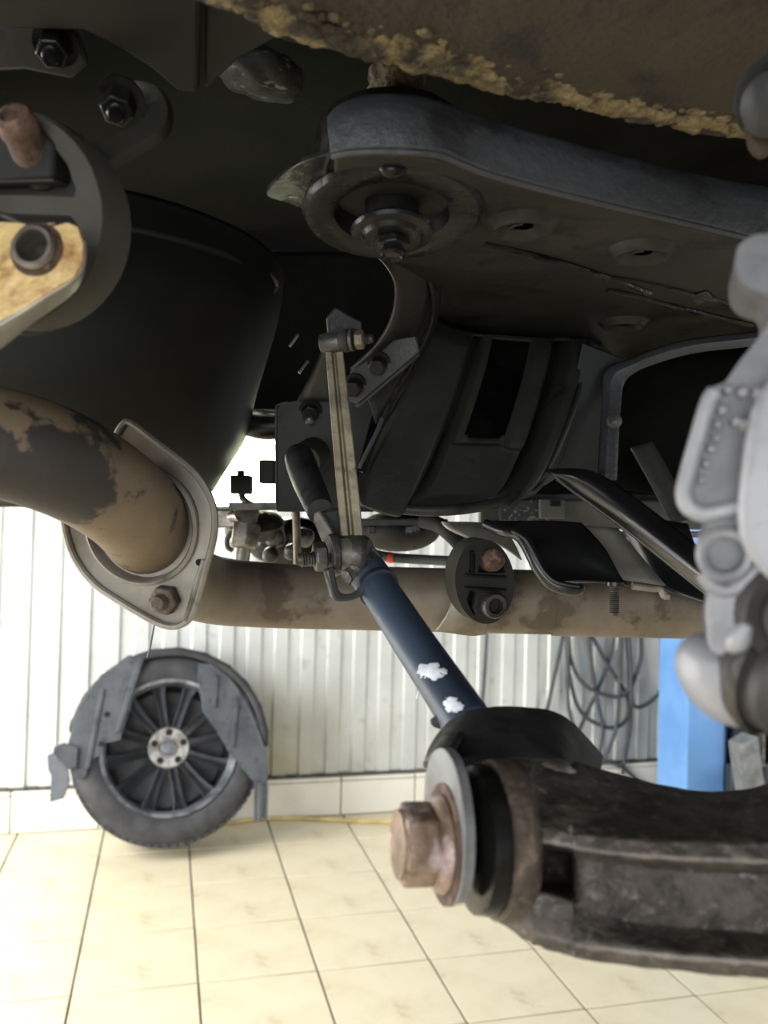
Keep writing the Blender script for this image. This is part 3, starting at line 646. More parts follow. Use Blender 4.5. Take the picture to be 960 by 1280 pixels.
# dimpled drain holes in the plate
for x, y, r in ((654, 281, 0.017), (803, 314, 0.017), (779, 404, 0.017)):
    c = HZ(x, y, hs-0.0015); A = Vector((0, 0, -1))
    dd = obj('dimple', lathe([(r*1.3, -0.003), (r*1.1, 0.0015), (r*0.95, 0.0042), (r*0.8, 0.0040), (r*0.55, 0.0004), (r*0.30, 0.0)], c, A, 30), M['black'], sf)
    obj('drain_hole', lathe([(r*0.34, 0.0008), (0, 0.0008)], c, A, 18), M['hole'], dd)
    obj('hole_burr', tube([c+A*0.0015+Vector((math.cos(a)*r*0.4, math.sin(a)*r*0.4, 0)) for a in (2.2, 2.9, 3.6, 4.3)], 0.0013, 6), M['black'], dd)
for pts in ([(604, 304), (640, 312), (690, 325), (730, 337), (770, 350), (812, 366)], [(755, 346), (800, 352), (850, 362), (900, 376), (945, 388)], [(760, 362), (800, 371), (850, 384), (900, 397), (940, 406)]):
    obj('weld_seam', tube([HZ(x, y, hs-0.001) for x, y in pts], 0.0022, 8).rough(0.0005, 250), M['oily'], sf)
obj('spot_tab', plate3([HZ(x, y, hs-0.003) for x, y in ((862, 372), (884, 366), (892, 374), (872, 382))], [], Vector((0, 0, -1)), 0.002), M['darksteel'], sf, bevel=0.0006)
# the leg: a pressed, ribbed and slotted sheet dropping to the lower rim
Lc = [W(524, 392, .70), W(512, 440, .695), W(488, 510, .675), W(462, 575, .66), W(446, 622, .655)]
Rc = [W(738, 424, .76), W(728, 470, .735), W(708, 530, .705), W(680, 590, .685), W(648, 622, .675)]
bot = [W(446, 622, .655), W(490, 637, .645), W(552, 641, .642), (W(610, 634, .655)), W(648, 622, .675)]
top_ = [W(524, 392, .70), W(575, 414, .715), W(630, 420, .73), W(690, 424, .745), W(738, 424, .76)]
NU, NV = 96, 72
def sampl(c, t):
    c = c; f = t*(len(c)-1); i = min(int(f), len(c)-2); k = f-i
    a, b_, d, e = c[max(i-1, 0)], c[i], c[i+1], c[min(i+2, len(c)-1)]
    return 0.5*((2*b_)+(d-a)*k+(2*a-5*b_+4*d-e)*k*k+(3*b_-a-3*d+e)*k**3)
def ss(a, b_, x): x = max(0, min(1, (x-a)/(b_-a))); return x*x*(3-2*x)
def offs(u, v):
    rib = lambda a, b_, e: ss(a-e, a+e, u)*(1-ss(b_-e, b_+e, u))
    o = 0.0
    k = ss(0.0, 0.10, v)
    o -= 0.013*rib(0.03, 0.30, 0.03)*k
    kk = k*(1-ss(0.56, 0.64, v))
    o += 0.024*rib(0.33, 0.39, 0.012)*k*(1-ss(0.8, 0.92, v))
    o -= 0.010*rib(0.655, 0.735, 0.018)*kk
    o += 0.050*rib(0.755, 0.855, 0.012)*k*(1-ss(0.80, 0.90, v))
    o -= 0.010*rib(0.86, 0.94, 0.02)*k
    pk = ss(0.57, 0.61, v)*(1-ss(0.93, 1.0, v))*rib(0.33, 0.74, 0.04)
    o += 0.018*pk*math.sin(min(1, max(0, (u-0.3)/0.46))*math.pi)
    o += 0.030*ss(0.95, 1.0, u) + 0.022*(1-ss(0.0, 0.04, u))
    o += 0.012*ss(0.965, 1.0, v)
    return o
g = G(); vs = []; fs = []
for j in range(NV+1):
    v = j/NV
    for i in range(NU+1):
        u = i/NU
        p = sampl(Lc, v)*(1-u)+sampl(Rc, v)*u + sampl(top_, u)*(1-v)+sampl(bot, u)*v - (Lc[0]*(1-u)*(1-v)+Rc[0]*u*(1-v)+Lc[-1]*(1-u)*v+Rc[-1]*u*v)
        n = -(F_*0.85+U_*0.45).normalized()
        vs.append(p-n*offs(u, v))
def slot(u, v):
    return 0.44 < u < 0.635 and 0.035 < v < (0.56 if 0.46 < u < 0.615 else 0.545)
for j in range(NV):
    for i in range(NU):
        if slot((i+.5)/NU, (j+.5)/NV): continue
        a = j*(NU+1)+i; fs.append((a, a+1, a+NU+2, a+NU+1))
obj('ribbed_leg', g.add(vs, fs), M['black'], sf, solid=0.003)
obj('leg_back', grid([P3([(500, 380, .80), (620, 390, .83), (760, 400, .87)]), P3([(470, 500, .78), (600, 520, .80), (730, 520, .83)]), P3([(440, 612, .74), (550, 630, .75), (655, 608, .76)])], 4, 4), M['oily'], sf, solid=0.003)
obj('leg_floor', grid([[sampl(bot, t)+U_*0.002 for t in (0, .25, .5, .75, 1)], P3([(440, 628, .74), (495, 640, .74), (550, 643, .74), (605, 634, .75), (655, 612, .76)])], 4, 4), M['oily'], sf, solid=0.003)
obj('leg_left', grid([[sampl(Lc, t)+R_*0.002 for t in (0, .25, .5, .75, 1)], P3([(530, 400, .78), (514, 440, .77), (492, 510, .76), (468, 575, .75), (454, 625, .74)])], 5, 3), M['oily'], sf, solid=0.003)
obj('leg_side', grid([[sampl(Rc, t) for t in (0, .25, .5, .75, 1)], [W(*q) for q in ((775, 440, .86), (752, 470, .84), (726, 540, .81), (700, 590, .79), (660, 615, .77))]], 5, 4), M['black'], sf, solid=0.003)
obj('rim_seam', tube([p-F_*0.001+U_*0.0015 for p in bot]+P3([(672, 606, .70), (700, 560, .74), (722, 508, .78)]), 0.0040, 10), M['black'], sf)
# curved neck between bushing and leg, with the dark opening on its left
g = grid([P3([(468, 318, .545), (484, 334, .56), (495, 360, .58), (490, 398, .60), (470, 432, .62), (438, 462, .64)]),
          P3([(500, 318, .565), (522, 334, .585), (528, 362, .605), (522, 400, .63), (500, 440, .645), (452, 480, .66)]),
          P3([(530, 330, .60), (546, 352, .62), (548, 385, .645), (536, 425, .665), (508, 470, .67), (470, 530, .67)])], 5, 4)
obj('neck', g, M['black'], sf, solid=0.003)
obj('neck_crease', tube(P3([(514, 318, .575), (532, 340, .595), (541, 372, .615), (538, 405, .635), (520, 445, .648), (495, 490, .655), (470, 545, .655), (452, 590, .65)]), 0.0022, 8), M['oily'], sf)
obj('neck_edge', tube(P3([(523, 442, .635), (505, 458, .635), (486, 474, .64), (465, 492, .645), (446, 508, .65)]), 0.0020, 8), M['railpaint'], sf)
obj('leg_edge', tube(P3([(478, 523, .648), (470, 542, .645), (460, 562, .642), (449, 585, .640)]), 0.0016, 8), M['railpaint'], sf)
mt = obj('bolt_tab', plate([(438, 462), (474, 428), (520, 420), (524, 440), (486, 472), (446, 506), (430, 500)], W(475, 462, .632), D(-0.3, -0.25, -1), 0.004), M['bracket'], sf, bevel=0.001)
for x, y in ((474, 455), (444, 482)): bolt('bolt', onp(x, y, W(475, 462, .632), D(-0.3, -0.25, -1)), D(-0.3, -0.6, -1), 0.0068, sf, M['oily'], 0.009, True, 0.4)
# arched web to the right
ar = [(1010, 424), (930, 433), (870, 440), (825, 452), (795, 464), (780, 478), (776, 500), (773, 540), (770, 600)]
dA = [.66, .665, .68, .70, .715, .72, .715, .70, .69]
obj('arch_flange', grid([P3([(x, y, d) for (x, y), d in zip(ar, dA)]), P3([(x-3-10*(i > 4), y-8*(i < 6), d-0.004) for i, ((x, y), d) in enumerate(zip(ar, dA))]), P3([(x-6-16*(i > 4), y-15*(i < 6), d+0.006) for i, ((x, y), d) in enumerate(zip(ar, dA))])], 5, 3), M['railpaint'], sf, solid=0.002)
web = [(728, 428), (790, 452), (772, 474), (762, 500), (757, 545), (748, 605), (700, 596), (676, 590), (706, 530)]
obj('arch_web', plate(web, W(740, 500, .735), D(0.15, -0.2, -1), 0.003), M['gloss'], sf, bevel=0.001)
obj('arch_back', grid([P3([(770, 440, .88), (880, 430, .87), (1010, 420, .85)]), P3([(760, 540, .87), (870, 540, .86), (1010, 540, .84)]), P3([(740, 606, .86), (860, 622, .85), (1010, 640, .83)])], 4, 4), M['underseal'], sf, solid=0.003)
obj('web_bolt', lathe([(0.006, 0), (0.006, 0.004), (0, 0.006)], W(768, 527, .70), D(-.3, 0, -1), 16), M['darksteel'], sf)

# --- diagonal brace bar
br = thing('brace_bar', 'black pressed brace bar sloping down to the right under the subframe', 'brace', W(880, 720, .58))
g = grid([P3([(682, 588, .655), (740, 590, .645), (800, 628, .63), (880, 690, .585), (930, 728, .56)]),
          P3([(690, 592, .645), (735, 602, .635), (795, 645, .615), (875, 708, .57), (925, 746, .545)]),
          P3([(694, 595, .65), (730, 617, .64), (785, 655, .62), (866, 719, .575), (915, 757, .55)]),
          P3([(696, 597, .66), (728, 623, .65), (780, 661, .635), (862, 726, .59), (910, 764, .565)])], 5, 4)
obj('bar_shell', g, M['gloss'], br, solid=0.002)
obj('bar_flange', tube(P3([(697, 598, .655), (728, 621, .645), (782, 660, .63), (864, 725, .585), (912, 763, .56)]), 0.0019, 8), M['railpaint'], br)
inn = thing('inner_link', 'grey-black link inside the dark arch opening at right', 'link', W(830, 640, .8))
obj('link_strap', grid([P3([(788, 560, .80), (815, 552, .80)]), P3([(810, 600, .79), (838, 592, .79)]), P3([(840, 655, .78), (866, 648, .78)])], 3, 4), M['black'], inn, solid=0.004, bevel=0.001)

# --- stepped black bracket with hanging stud
hb = thing('stepped_bracket', 'gloss black stepped bracket above the level exhaust pipe', 'bracket', W(680, 745, .66))
g = grid([P3([(606, 652, .70), (640, 652, .71), (690, 652, .72), (726, 654, .725)]),
          P3([(620, 664, .68), (652, 664, .70), (700, 664, .71), (740, 668, .72)]),
          P3([(650, 678, .665), (684, 680, .69), (722, 684, .70), (758, 690, .71)]),
          P3([(676, 716, .66), (706, 712, .685), (742, 716, .70), (776, 722, .70)]),
          P3([(690, 730, .66), (718, 728, .68), (752, 728, .695), (786, 732, .695)])], 4, 4)
obj('bracket_sheet', g, M['gloss'], hb, solid=0.002)
obj('bracket_edge', tube(P3([(608, 655, .695), (628, 664, .677), (648, 668, .668), (660, 684, .662), (673, 710, .657), (688, 728, .655), (705, 735, .654), (722, 737, .655), (728, 732, .656)]), [0.004, 0.0045, 0.005, 0.005, 0.005, 0.005, 0.005, 0.0045, 0.003], 12), M['gloss'], hb)
obj('edge_bead', tube(P3([(640, 664, .664), (654, 672, .659), (664, 686, .656), (678, 712, .650), (692, 726, .648), (708, 731, .647), (724, 733, .649)]), 0.0011, 8), M['railpaint'], hb)
obj('stud', stud(W(768, 726, .70), D(0.0, -1, 0.02), 0.0042, 0.028, 0.0016), M['darksteel'], hb)
obj('stud_head', lathe([(0.008, 0), (0.008, 0.003), (0.004, 0.003)], W(768, 727, .70), D(0, -1, 0.02), 20), M['gloss'], hb)
obj('bracket_fin', grid([P3([(722, 657, .745), (772, 660, .74)]), P3([(744, 690, .735), (800, 694, .73)]), P3([(774, 724, .725), (832, 732, .715)])], 3, 4), M['greyrail'], hb, solid=0.002)
obj('bracket_tail', grid([P3([(766, 640, .78), (860, 655, .75)]), P3([(796, 692, .76), (880, 712, .73)]), P3([(832, 738, .73), (905, 765, .71)])], 3, 4), M['gloss'], hb, solid=0.002)
obj('crumpled_lip', tube(P3([(790, 732, .735), (815, 735, .735), (826, 736, .735), (830, 744, .735), (836, 745, .735)]), 0.0035, 10), M['flange'], hb)
# grey rail, speckled mat, clip behind the bracket
gr = thing('cross_rail', 'grey cross rail with a clip seen under the subframe', 'rail', W(720, 660, .88))
obj('rail_bar', box(W(740, 643, .92), R_*0.12, U_*0.016, F_*0.012), M['greyrail'], gr, bevel=0.003)
obj('rail_top', box(W(740, 622, .93), R_*0.12, U_*0.004, F_*0.012), M['bracket'], gr, bevel=0.001)
obj('speckled_pad', box(W(655, 638, .90), R_*0.026, U_*0.012, F_*0.006), M['sparkle'], gr, bevel=0.002)
cl = obj('clip', box(W(690, 636, .88), R_*0.013, U_*0.010, F_*0.004), M['greyrail'], gr, bevel=0.0015)
obj('clip_slot', box(W(694, 629, .872), R_*0.005, U_*0.003, F_*0.003), M['hole'], cl)
obj('light_strip', box(W(790, 668, .86), R_*0.075, U_*0.003, F_*0.004), M['steel'], gr, bevel=0.001)
hsd = tag(obj('heat_shield', grid([P3([(552, 653, .80), (600, 654, .80), (628, 660, .80)]), P3([(562, 662, .79), (606, 664, .79), (642, 678, .79)]), P3([(588, 674, .785), (622, 680, .785), (652, 700, .785)])], 4, 4), M['shield'], None, solid=0.002), 'pale bent heat shield behind the oval rubber hanger', 'heat shield')

# --- muffler pan, tube and cable behind the link
mp = thing('muffler_pan', 'small dark rounded pan below the subframe rim', 'muffler', W(500, 690, .93))
obj('pan', blob(W(498, 664, .93), R_*0.045, F_*0.05, U_*0.022, 0, 1, 24, 14), M['rubber'], mp)
obj('pan_edge', box(W(498, 652, .90), R_*0.048, U_*0.003, F_*0.05), M['bracket'], mp, bevel=0.001)
for x, y in ((465, 662), (512, 662), (520, 660)): obj('pan_clip', box(W(x, y, .872), R_*0.004, U_*0.004, F_*0.003), M['oily'], mp, bevel=0.001)
obj('drip_tip', tube(P3([(518, 672, .90), (518, 680, .90), (518, 685, .90)]), [.0035, .003, .001], 10), M['rubber'], mp)
tag(obj('black_tube', tube(P3([(528, 650, .84), (548, 656, .83), (566, 670, .82), (582, 688, .82), (596, 706, .82)]), 0.0078, 16), M['rubber']), 'short black tube slanting down behind the oval rubber hanger', 'pipe')
cbx = thing('wiring_cable', 'dark cable wrapped with red tape below the subframe', 'cable', W(520, 700, 1.0))
obj('cable_run', tube(P3([(470, 693, 1.0), (490, 697, 1.0), (520, 699, 1.0), (560, 701, .99), (600, 703, .98)]), 0.0058, 12), M['hose'], cbx)
obj('tape', tube(P3([(484, 696, 1.0), (488, 697, 1.0), (491, 697.3, 1.0)]), 0.0064, 12), M['redtape'], cbx)

# --- stabiliser link (upright bar) with joints
sl = thing('stabilizer_link', 'upright brownish flat link bar with bolted joint at each end', 'link', W(440, 720, .55))
def barpt(y, dx, dz): 
    t = (y-430)/270; cx = 417+26*t; return W(cx+dx*(0.78+0.22*min(1, t*1.5)), y, .565-.015*t+dz)
g = G(); vs = []; fs = []
ys = [430, 450, 480, 520, 570, 620, 660, 700]
sec = [(-14, 0), (-4, 0), (-3, 0.0022), (1, 0.0022), (2, 0), (14, 0), (14, 0.006), (-14, 0.006)]
for y in ys:
    for dx, dz in sec: vs.append(barpt(y, dx, dz))
n = len(sec)
for i in range(len(ys)-1):
    for k in range(n): fs.append((i*n+k, i*n+(k+1) % n, (i+1)*n+(k+1) % n, (i+1)*n+k))
fs += [tuple(range(n))[::-1], tuple((len(ys)-1)*n+k for k in range(n))]
obj('link_bar', g.add(vs, fs), M['linkbar'], sl, bevel=0.0007, angle=30)
AX = D(1, 0.03, -0.25)
uj = obj('upper_joint', lathe([(0.0058, -0.008), (0.0066, -0.006), (0.0066, 0.005), (0.0058, 0.007), (0.004, 0.007)], W(416, 428, .565), AX, 24), M['darksteel'], sl)
obj('upper_stud', stud(W(420, 427, .565), AX, 0.0036, 0.025, 0.0015), M['darksteel'], uj)
obj('upper_nut', hexnut(W(444, 425, .56), AX, 0.0064, 0.006, 0.2), M['linkbar'], uj, bevel=0.0005)
obj('upper_washer', lathe([(0.0074, 0), (0.0074, 0.002), (0, 0.002)], W(438, 425, .56), AX, 20), M['darksteel'], uj)
obj('boot', lathe([(0.005, -0.004), (0.0076, 0.0), (0.0076, 0.003), (0.005, 0.006)], W(430, 426, .562), AX, 20), M['rubber'], uj)
obj('upper_tab', plate([(408, 398), (420, 384), (440, 396), (452, 402), (452, 414), (440, 410), (425, 420), (410, 420)], W(430, 402, .57), D(0.2, -.3, -1), 0.004), M['bracket'], sl, bevel=0.001)
lj = obj('lower_joint', lathe([(0.010, -0.012), (0.0125, -0.009), (0.0125, 0.009), (0.010, 0.012)], W(440, 694, .548), AX, 28), M['darksteel'], sl)
obj('joint_head', blob(W(447, 705, .545), R_*0.010, F_*0.009, U_*0.012, 0.15, 90), M['darksteel'], sl)
LA = D(-1, -0.06, -0.28)
obj('lower_flange', lathe([(0.0125, -0.004), (0.0135, -0.003), (0.0135, 0.0), (0.0125, 0.001), (0.006, 0.001)], W(414, 694, .542), LA, 28), M['darksteel'], lj)
obj('lower_spacer', lathe([(0.0105, -0.010), (0.0105, 0.0), (0.006, 0.0)], W(420, 694, .543), LA, 24), M['steel'], lj)
obj('lower_nut', hexnut(W(408, 695, .541), LA, 0.0095, 0.008, 0.15), M['darksteel'], lj, bevel=0.0006)
obj('lower_thread', stud(W(398, 698, .539), LA, 0.0048, 0.013, 0.0017), M['darksteel'], lj)
# --- arm end with shiny tab that carries the joint
ae = thing('sway_bar', 'dark sway bar end with a shiny flattened tab beside the link bar', 'sway bar', W(400, 690, .56))
obj('bar_round', tube(P3([(374, 572, .74), (380, 590, .70), (390, 614, .64), (401, 640, .59)]), [.0125, .0125, .0112, .0092], 24), M['bracket'], ae)
obj('flat_tab', plate([(392, 641), (399, 638), (410, 655), (422, 678), (420, 686), (413, 690), (406, 686), (398, 668), (391, 652)], W(405, 662, .556), D(-0.45, 0.15, -1), 0.006), M['steel'], ae, bevel=0.001)
obj('tab_side', plate([(400, 640), (426, 634), (428, 672), (421, 684), (410, 662)], W(414, 660, .568), D(0.3, 0, -1), 0.006), M['bracket'], ae, bevel=0.002)

# --- suspension link: painted tube with upper clevis and lower bracket
sk = thing('suspension_link', 'blue-black painted suspension tube with two white paint dabs', 'suspension arm', W(560, 900, .42))
TP = [(452, 704, .562), (480, 746, .53), (515, 800, .487), (550, 852, .445), (590, 912, .40)]
TR_ = .0119
obj('tube', tube(P3(TP), TR_, 36, 8), M['bluepaint'], sk)
obj('collar', tube(P3([(451, 704, .562), (462, 719, .55), (473, 735, .538)]), .0128, 36, 6), M['bluepaint'], sk)
obj('weld_ring', tube(P3([(471.5, 733, .540), (474, 736, .537)]), .0134, 36, 3).rough(0.0005, 400), M['bracket'], sk)
g = grid([P3([(404, 712, .530), (412, 736, .528), (417, 750, .527), (430, 752, .528), (446, 748, .530), (458, 740, .532)]),
          P3([(417, 708, .532), (420, 728, .530), (424, 740, .529), (434, 743, .530), (446, 738, .532), (456, 722, .534)])], 4, 3)
obj('clevis_strap', g, M['bracket'], sk, solid=0.004, bevel=0.0012)
obj('clevis_tab', plate([(403, 712), (410, 711), (417, 748), (412, 746)], W(409, 730, .528), D(-0.6, 0, -1), 0.004), M['steel'], sk, bevel=0.001)
obj('clevis_ear', plate([(440, 668), (456, 676), (474, 690), (480, 702), (470, 716), (450, 720), (440, 700)], W(456, 696, .556), D(0.35, -0.1, -1), 0.005), M['bracket'], sk, bevel=0.0015)
for k, y in enumerate((676, 683)): obj('clevis_rib', tube(P3([(452, y, .553), (466, y+12, .552), (476, y+22, .552)]), 0.0022, 8), M['darksteel'], sk)
obj('tongue', plate([(422, 711), (436, 714), (441, 724), (436, 732), (428, 724)], W(430, 720, .531), D(-.2, .2, -1), 0.003), M['darksteel'], sk, bevel=0.0006)
# paint dabs: thin ragged skins hugging the tube
def dab(cx, cy, rx, ry, seed):
    TPc = cr(P3(TP), 40)
    g = G(); vs = []; fs = []; idx = {}
    n = 40
    def surf(x, y):
        r = ray(x, y).normalized(); best = None
        for i in range(len(TPc)-1):
            a, b_ = TPc[i], TPc[i+1]; ab = (b_-a).normalized()
            # nearest approach of the sight line
            w0 = a-CAM; nrm = r.cross(ab)
            dist = abs(w0.dot(nrm))/nrm.length
            t = (w0.cross(ab)).dot(nrm)/nrm.length_squared
            s_ = (w0.cross(r)).dot(nrm)/nrm.length_squared
            L_ = (b_-a).length
            if -0.0005 <= s_ <= L_+0.0005 and dist < TR_*0.98:
                sn = nrm.length; return CAM + r*(t-math.sqrt(max(0, (TR_+0.0002)**2-dist*dist))/sn)
        return None
    for j in range(n):
        for i in range(n):
            x = (i+.5)/n*2-1; y = (j+.5)/n*2-1
            q = Vector((x*2.4+seed, y*2.4, seed*1.7))
            if x*x+y*y*1.1+0.65*noise.noise(q)+0.35*noise.noise(q*2.6) > 0.72: continue
            k = []
            for di, dj in ((0, 0), (1, 0), (1, 1), (0, 1)):
                key = (i+di, j+dj)
                if key not in idx:
                    p = surf(cx+((key[0]/n)*2-1)*rx, cy+((key[1]/n)*2-1)*ry+((key[0]/n)*2-1)*rx*0.1)
                    idx[key] = None
                    if p is not None: idx[key] = len(vs); vs.append(p)
                k.append(idx[key])
            if None not in k: fs.append(tuple(k))
    return g.add(vs, fs)
obj('paint_dab', dab(540, 839, 19, 13, 3.1), M['whitepaint'], sk, solid=0.0003)
obj('paint_dab', dab(567, 881, 15, 11, 8.4), M['whitepaint'], sk, solid=0.0003)
obj('paint_run', tube(P3([(531, 851, .4475), (524, 863, .4455), (521, 873, .4455)]), 0.0006, 6), M['whitepaint'], sk)
# lower bracket: saddle over the arm's eye
AE = D(-0.97, 0.06, -0.215)
g = grid([P3([(532, 962, .372), (541, 936, .380), (562, 906, .388), (590, 893, .395), (640, 888, .405), (690, 894, .41), (722, 914, .412), (752, 950, .412)]),
          P3([(545, 960, .362), (558, 934, .366), (584, 914, .370), (616, 905, .374), (655, 904, .382), (694, 912, .390), (722, 932, .395), (750, 960, .398)]),
          P3([(556, 992, .346), (566, 972, .344), (590, 960, .342), (620, 954, .343), (656, 953, .349), (694, 957, .358), (718, 966, .368), (740, 980, .378)])], 5, 4)
obj('saddle', g.rough(0.0006, 90), M['bracket'], sk, solid=0.004, bevel=0.001)
PE = W(556, 1035, .320)
earp = [(546, 936), (536, 950), (530, 985), (531, 1040), (540, 1086), (552, 1121), (563, 1131), (573, 1122), (579, 1095), (581, 1050), (578, 1005), (569, 960), (557, 938)]
obj('bracket_ear', plate(earp, PE, AE, 0.004, (), 3), M['bracketear'], sk, bevel=0.001)
obj('ear_gusset', grid([P3([(533, 958, .358), (548, 944, .352), (566, 942, .347)]), P3([(545, 940, .372), (560, 922, .366), (580, 920, .360)])], 3, 3), M['bracket'], sk, solid=0.004)
obj('weld_bead', tube(P3([(545, 905, .416), (560, 893, .413), (578, 892, .410), (598, 893, .410)]), 0.0034, 10).rough(0.0009, 250), M['bracket'], sk)

# --- lower control arm casting
la = thing('control_arm', 'thick rusty cast-iron control arm reaching in from the right', 'suspension arm', W(800, 1225, .31))
STN = [(600, [(962, .362), (957, .342), (978, .322), (1025, .3125), (1058, .311), (1064, .311), (1108, .311), (1122, .313), (1138, .320), (1142, .332), (1100, .362)]),
       (630, [(950, .368), (949, .345), (972, .322), (1022, .311), (1058, .309), (1064, .309), (1108, .309), (1128, .309), (1152, .313), (1160, .322), (1102, .37)]),
       (662, [(942, .376), (950, .350), (975, .325), (1028, .308), (1056, .304), (1062, .304), (1110, .304), (1130, .304), (1166, .304), (1180, .311), (1108, .376)]),
       (671, [(941, .377), (953, .352), (980, .328), (1032, .306), (1054, .303), (1060, .348), (1104, .348), (1114, .306), (1169, .302), (1184, .309), (1108, .376)]),
       (712, [(946, .378), (965, .352), (998, .325), (1040, .302), (1060, .299), (1066, .348), (1106, .348), (1124, .304), (1179, .298), (1197, .305), (1110, .376)]),
       (724, [(949, .378), (970, .350), (1004, .323), (1043, .300), (1063, .298), (1072, .312), (1112, .308), (1134, .305), (1182, .297), (1201, .304), (1112, .376)]),
       (790, [(968, .377), (990, .350), (1022, .320), (1050, .296), (1071, .293), (1082, .311), (1130, .307), (1152, .308), (1189, .291), (1212, .298), (1118, .372)]),
       (870, [(986, .372), (1000, .345), (1026, .315), (1053, .291), (1077, .288), (1089, .309), (1140, .305), (1160, .306), (1197, .286), (1221, .293), (1122, .368)]),
       (930, [(984, .368), (1000, .340), (1026, .312), (1054, .288), (1079, .285), (1091, .306), (1144, .302), (1164, .303), (1201, .283), (1225, .290), (1124, .364)]),
       (985, [(966, .362), (992, .335), (1024, .308), (1055, .286), (1080, .283), (1092, .304), (1146, .300), (1166, .301), (1204, .281), (1228, .288), (1124, .360)]),
       (1080, [(920, .350), (975, .325), (1018, .302), (1055, .281), (1080, .278), (1090, .290), (1148, .288), (1166, .296), (1206, .276), (1230, .283), (1120, .35)]),
       (1420, [(880, .330), (945, .305), (1000, .285), (1045, .266), (1070, .263), (1082, .275), (1140, .273), (1158, .281), (1200, .261), (1226, .268), (1110, .33)])]
xs = []; NS = 4; NP_ = 11
rings = []
ctrl = [[W(x, y, d) for y, d in s] for x, s in STN]
cols = [cr([c[k] for c in ctrl], 8) for k in range(NP_)]
g = G(); vs = []; fs = []; nr = len(cols[0]); m = NP_*NS
for i in range(nr):
    for k in range(NP_):
        a, b_ = cols[k][i], cols[(k+1) % NP_][i]
        for q in range(NS): vs.append(a.lerp(b_, q/NS))
for i in range(nr-1):
    for k in range(m): fs.append((i*m+k, i*m+(k+1) % m, (i+1)*m+(k+1) % m, (i+1)*m+k))
fs += [tuple(range(m))[::-1], tuple((nr-1)*m+k for k in range(m))]
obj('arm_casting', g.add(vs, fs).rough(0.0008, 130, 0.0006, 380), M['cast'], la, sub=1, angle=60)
EC = W(612, 1048, .324)
obj('arm_eye', lathe([(0.0, -0.013), (0.020, -0.013), (0.0265, -0.010), (0.0285, -0.007), (0.0285, -0.003), (0.0275, 0.0), (0.024, 0.0005), (0.0, 0.0005)], EC, AE, 40).rough(0.0009, 100, 0.0005, 300), M['eye'], la)
obj('eye_rim', lathe([(0.0280, -0.006), (0.0290, -0.003), (0.0285, -0.0005), (0.026, 0.0005)], EC, AE, 40).rough(0.0005, 200), M['eye'], la)
obj('bushing', lathe([(0.0260, -0.002), (0.0268, 0.002), (0.0262, 0.007), (0.022, 0.009), (0.014, 0.0095), (0.012, 0.0128)], EC, AE, 40), M['oily'], la)
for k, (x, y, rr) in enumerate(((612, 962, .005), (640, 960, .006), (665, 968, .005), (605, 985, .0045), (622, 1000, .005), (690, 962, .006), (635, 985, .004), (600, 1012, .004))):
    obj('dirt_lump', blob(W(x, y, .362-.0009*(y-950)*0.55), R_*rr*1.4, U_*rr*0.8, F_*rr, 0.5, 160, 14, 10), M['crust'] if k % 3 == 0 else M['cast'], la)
BB = W(556, 1054, .320)
bt = obj('eye_bolt', hexnut(BB+AE*0.004, AE, 0.0152, 0.0135, 0.35), M['pinkrust'], la, bevel=0.0012)
obj('bolt_flange', lathe([(0.0168, 0.0005), (0.0176, 0.0018), (0.0168, 0.0038), (0.015, 0.0052)], BB, AE, 36), M['pinkrust'], bt)
obj('bolt_washer', lathe([(0.0215, -0.001), (0.0215, 0.0010), (0.016, 0.0010)], BB, AE, 36), M['rustbolt'], bt)
obj('bolt_face', lathe([(0.0125, 0.0168), (0.012, 0.0182), (0, 0.0184)], BB, AE, 30), M['pinkrust'], bt)

# --- aluminium knuckle at the right edge
kn = thing('knuckle', 'pale cast-aluminium knuckle along the right edge', 'knuckle', W(930, 910, .25))
NK = D(-0.35, -0.05, -1); PK = W(930, 600, .245)
kb = [(1040, 285), (962, 292), (938, 296), (921, 312), (922, 345), (938, 362), (962, 372), (962, 400), (946, 425), (924, 452), (906, 478), (890, 484), (880, 502), (866, 548), (851, 600), (848, 622), (856, 640), (874, 650), (884, 656), (876, 680), (876, 708), (888, 730), (888, 760), (882, 800), (900, 830), (950, 850), (1040, 850)]
obj('knuckle_body', plate(kb, PK, NK, 0.045, (), 3).rough(0.0006, 90), M['alu2'], kn, bevel=0.006, segs=4, angle=50)
obj('raised_face', plate([(940, 512), (965, 470), (1000, 455), (1040, 460), (1040, 770), (985, 742), (948, 712), (924, 668), (926, 600)], PK+NK*0.010, NK, 0.014, (), 2), M['alu'], kn, bevel=0.005, segs=4)
obj('casting_rib', tube([onp(x, y, PK+NK*0.0005, NK) for x, y in ((895, 490), (886, 505), (872, 552), (858, 602), (856, 620), (862, 634), (880, 642), (905, 638), (924, 634))], 0.0026, 10), M['alu'], kn)
for x, y, r in ((909, 488, 5), (902, 512, 5.5), (896, 532, 4), (893, 548, 3.5), (888, 562, 4), (882, 580, 4.5), (876, 600, 4), (928, 490, 6), (945, 492, 6), (918, 528, 5), (930, 530, 7), (946, 538, 5)):
    q = onp(x, y, PK+NK*0.0005, NK); obj('casting_mark', blob(q, R_*r*.00028, U_*r*.00034, F_*0.003, 0.3, 300, 12, 8), M['alu'], kn)
bc = onp(906, 692, PK, NK)
obj('bolt_boss', ringlathe([(0.0078, -0.01), (0.0080, 0.004), (0.0068, 0.0055), (0.0052, 0.0045), (0.0045, -0.002), (0.0045, -0.01)], bc, NK, 36), M['alu'], kn)
obj('boss_recess', lathe([(0.0048, -0.001), (0, -0.001)], bc, NK, 24), M['boot'], kn)  # dark disc paints in the shade inside the boss
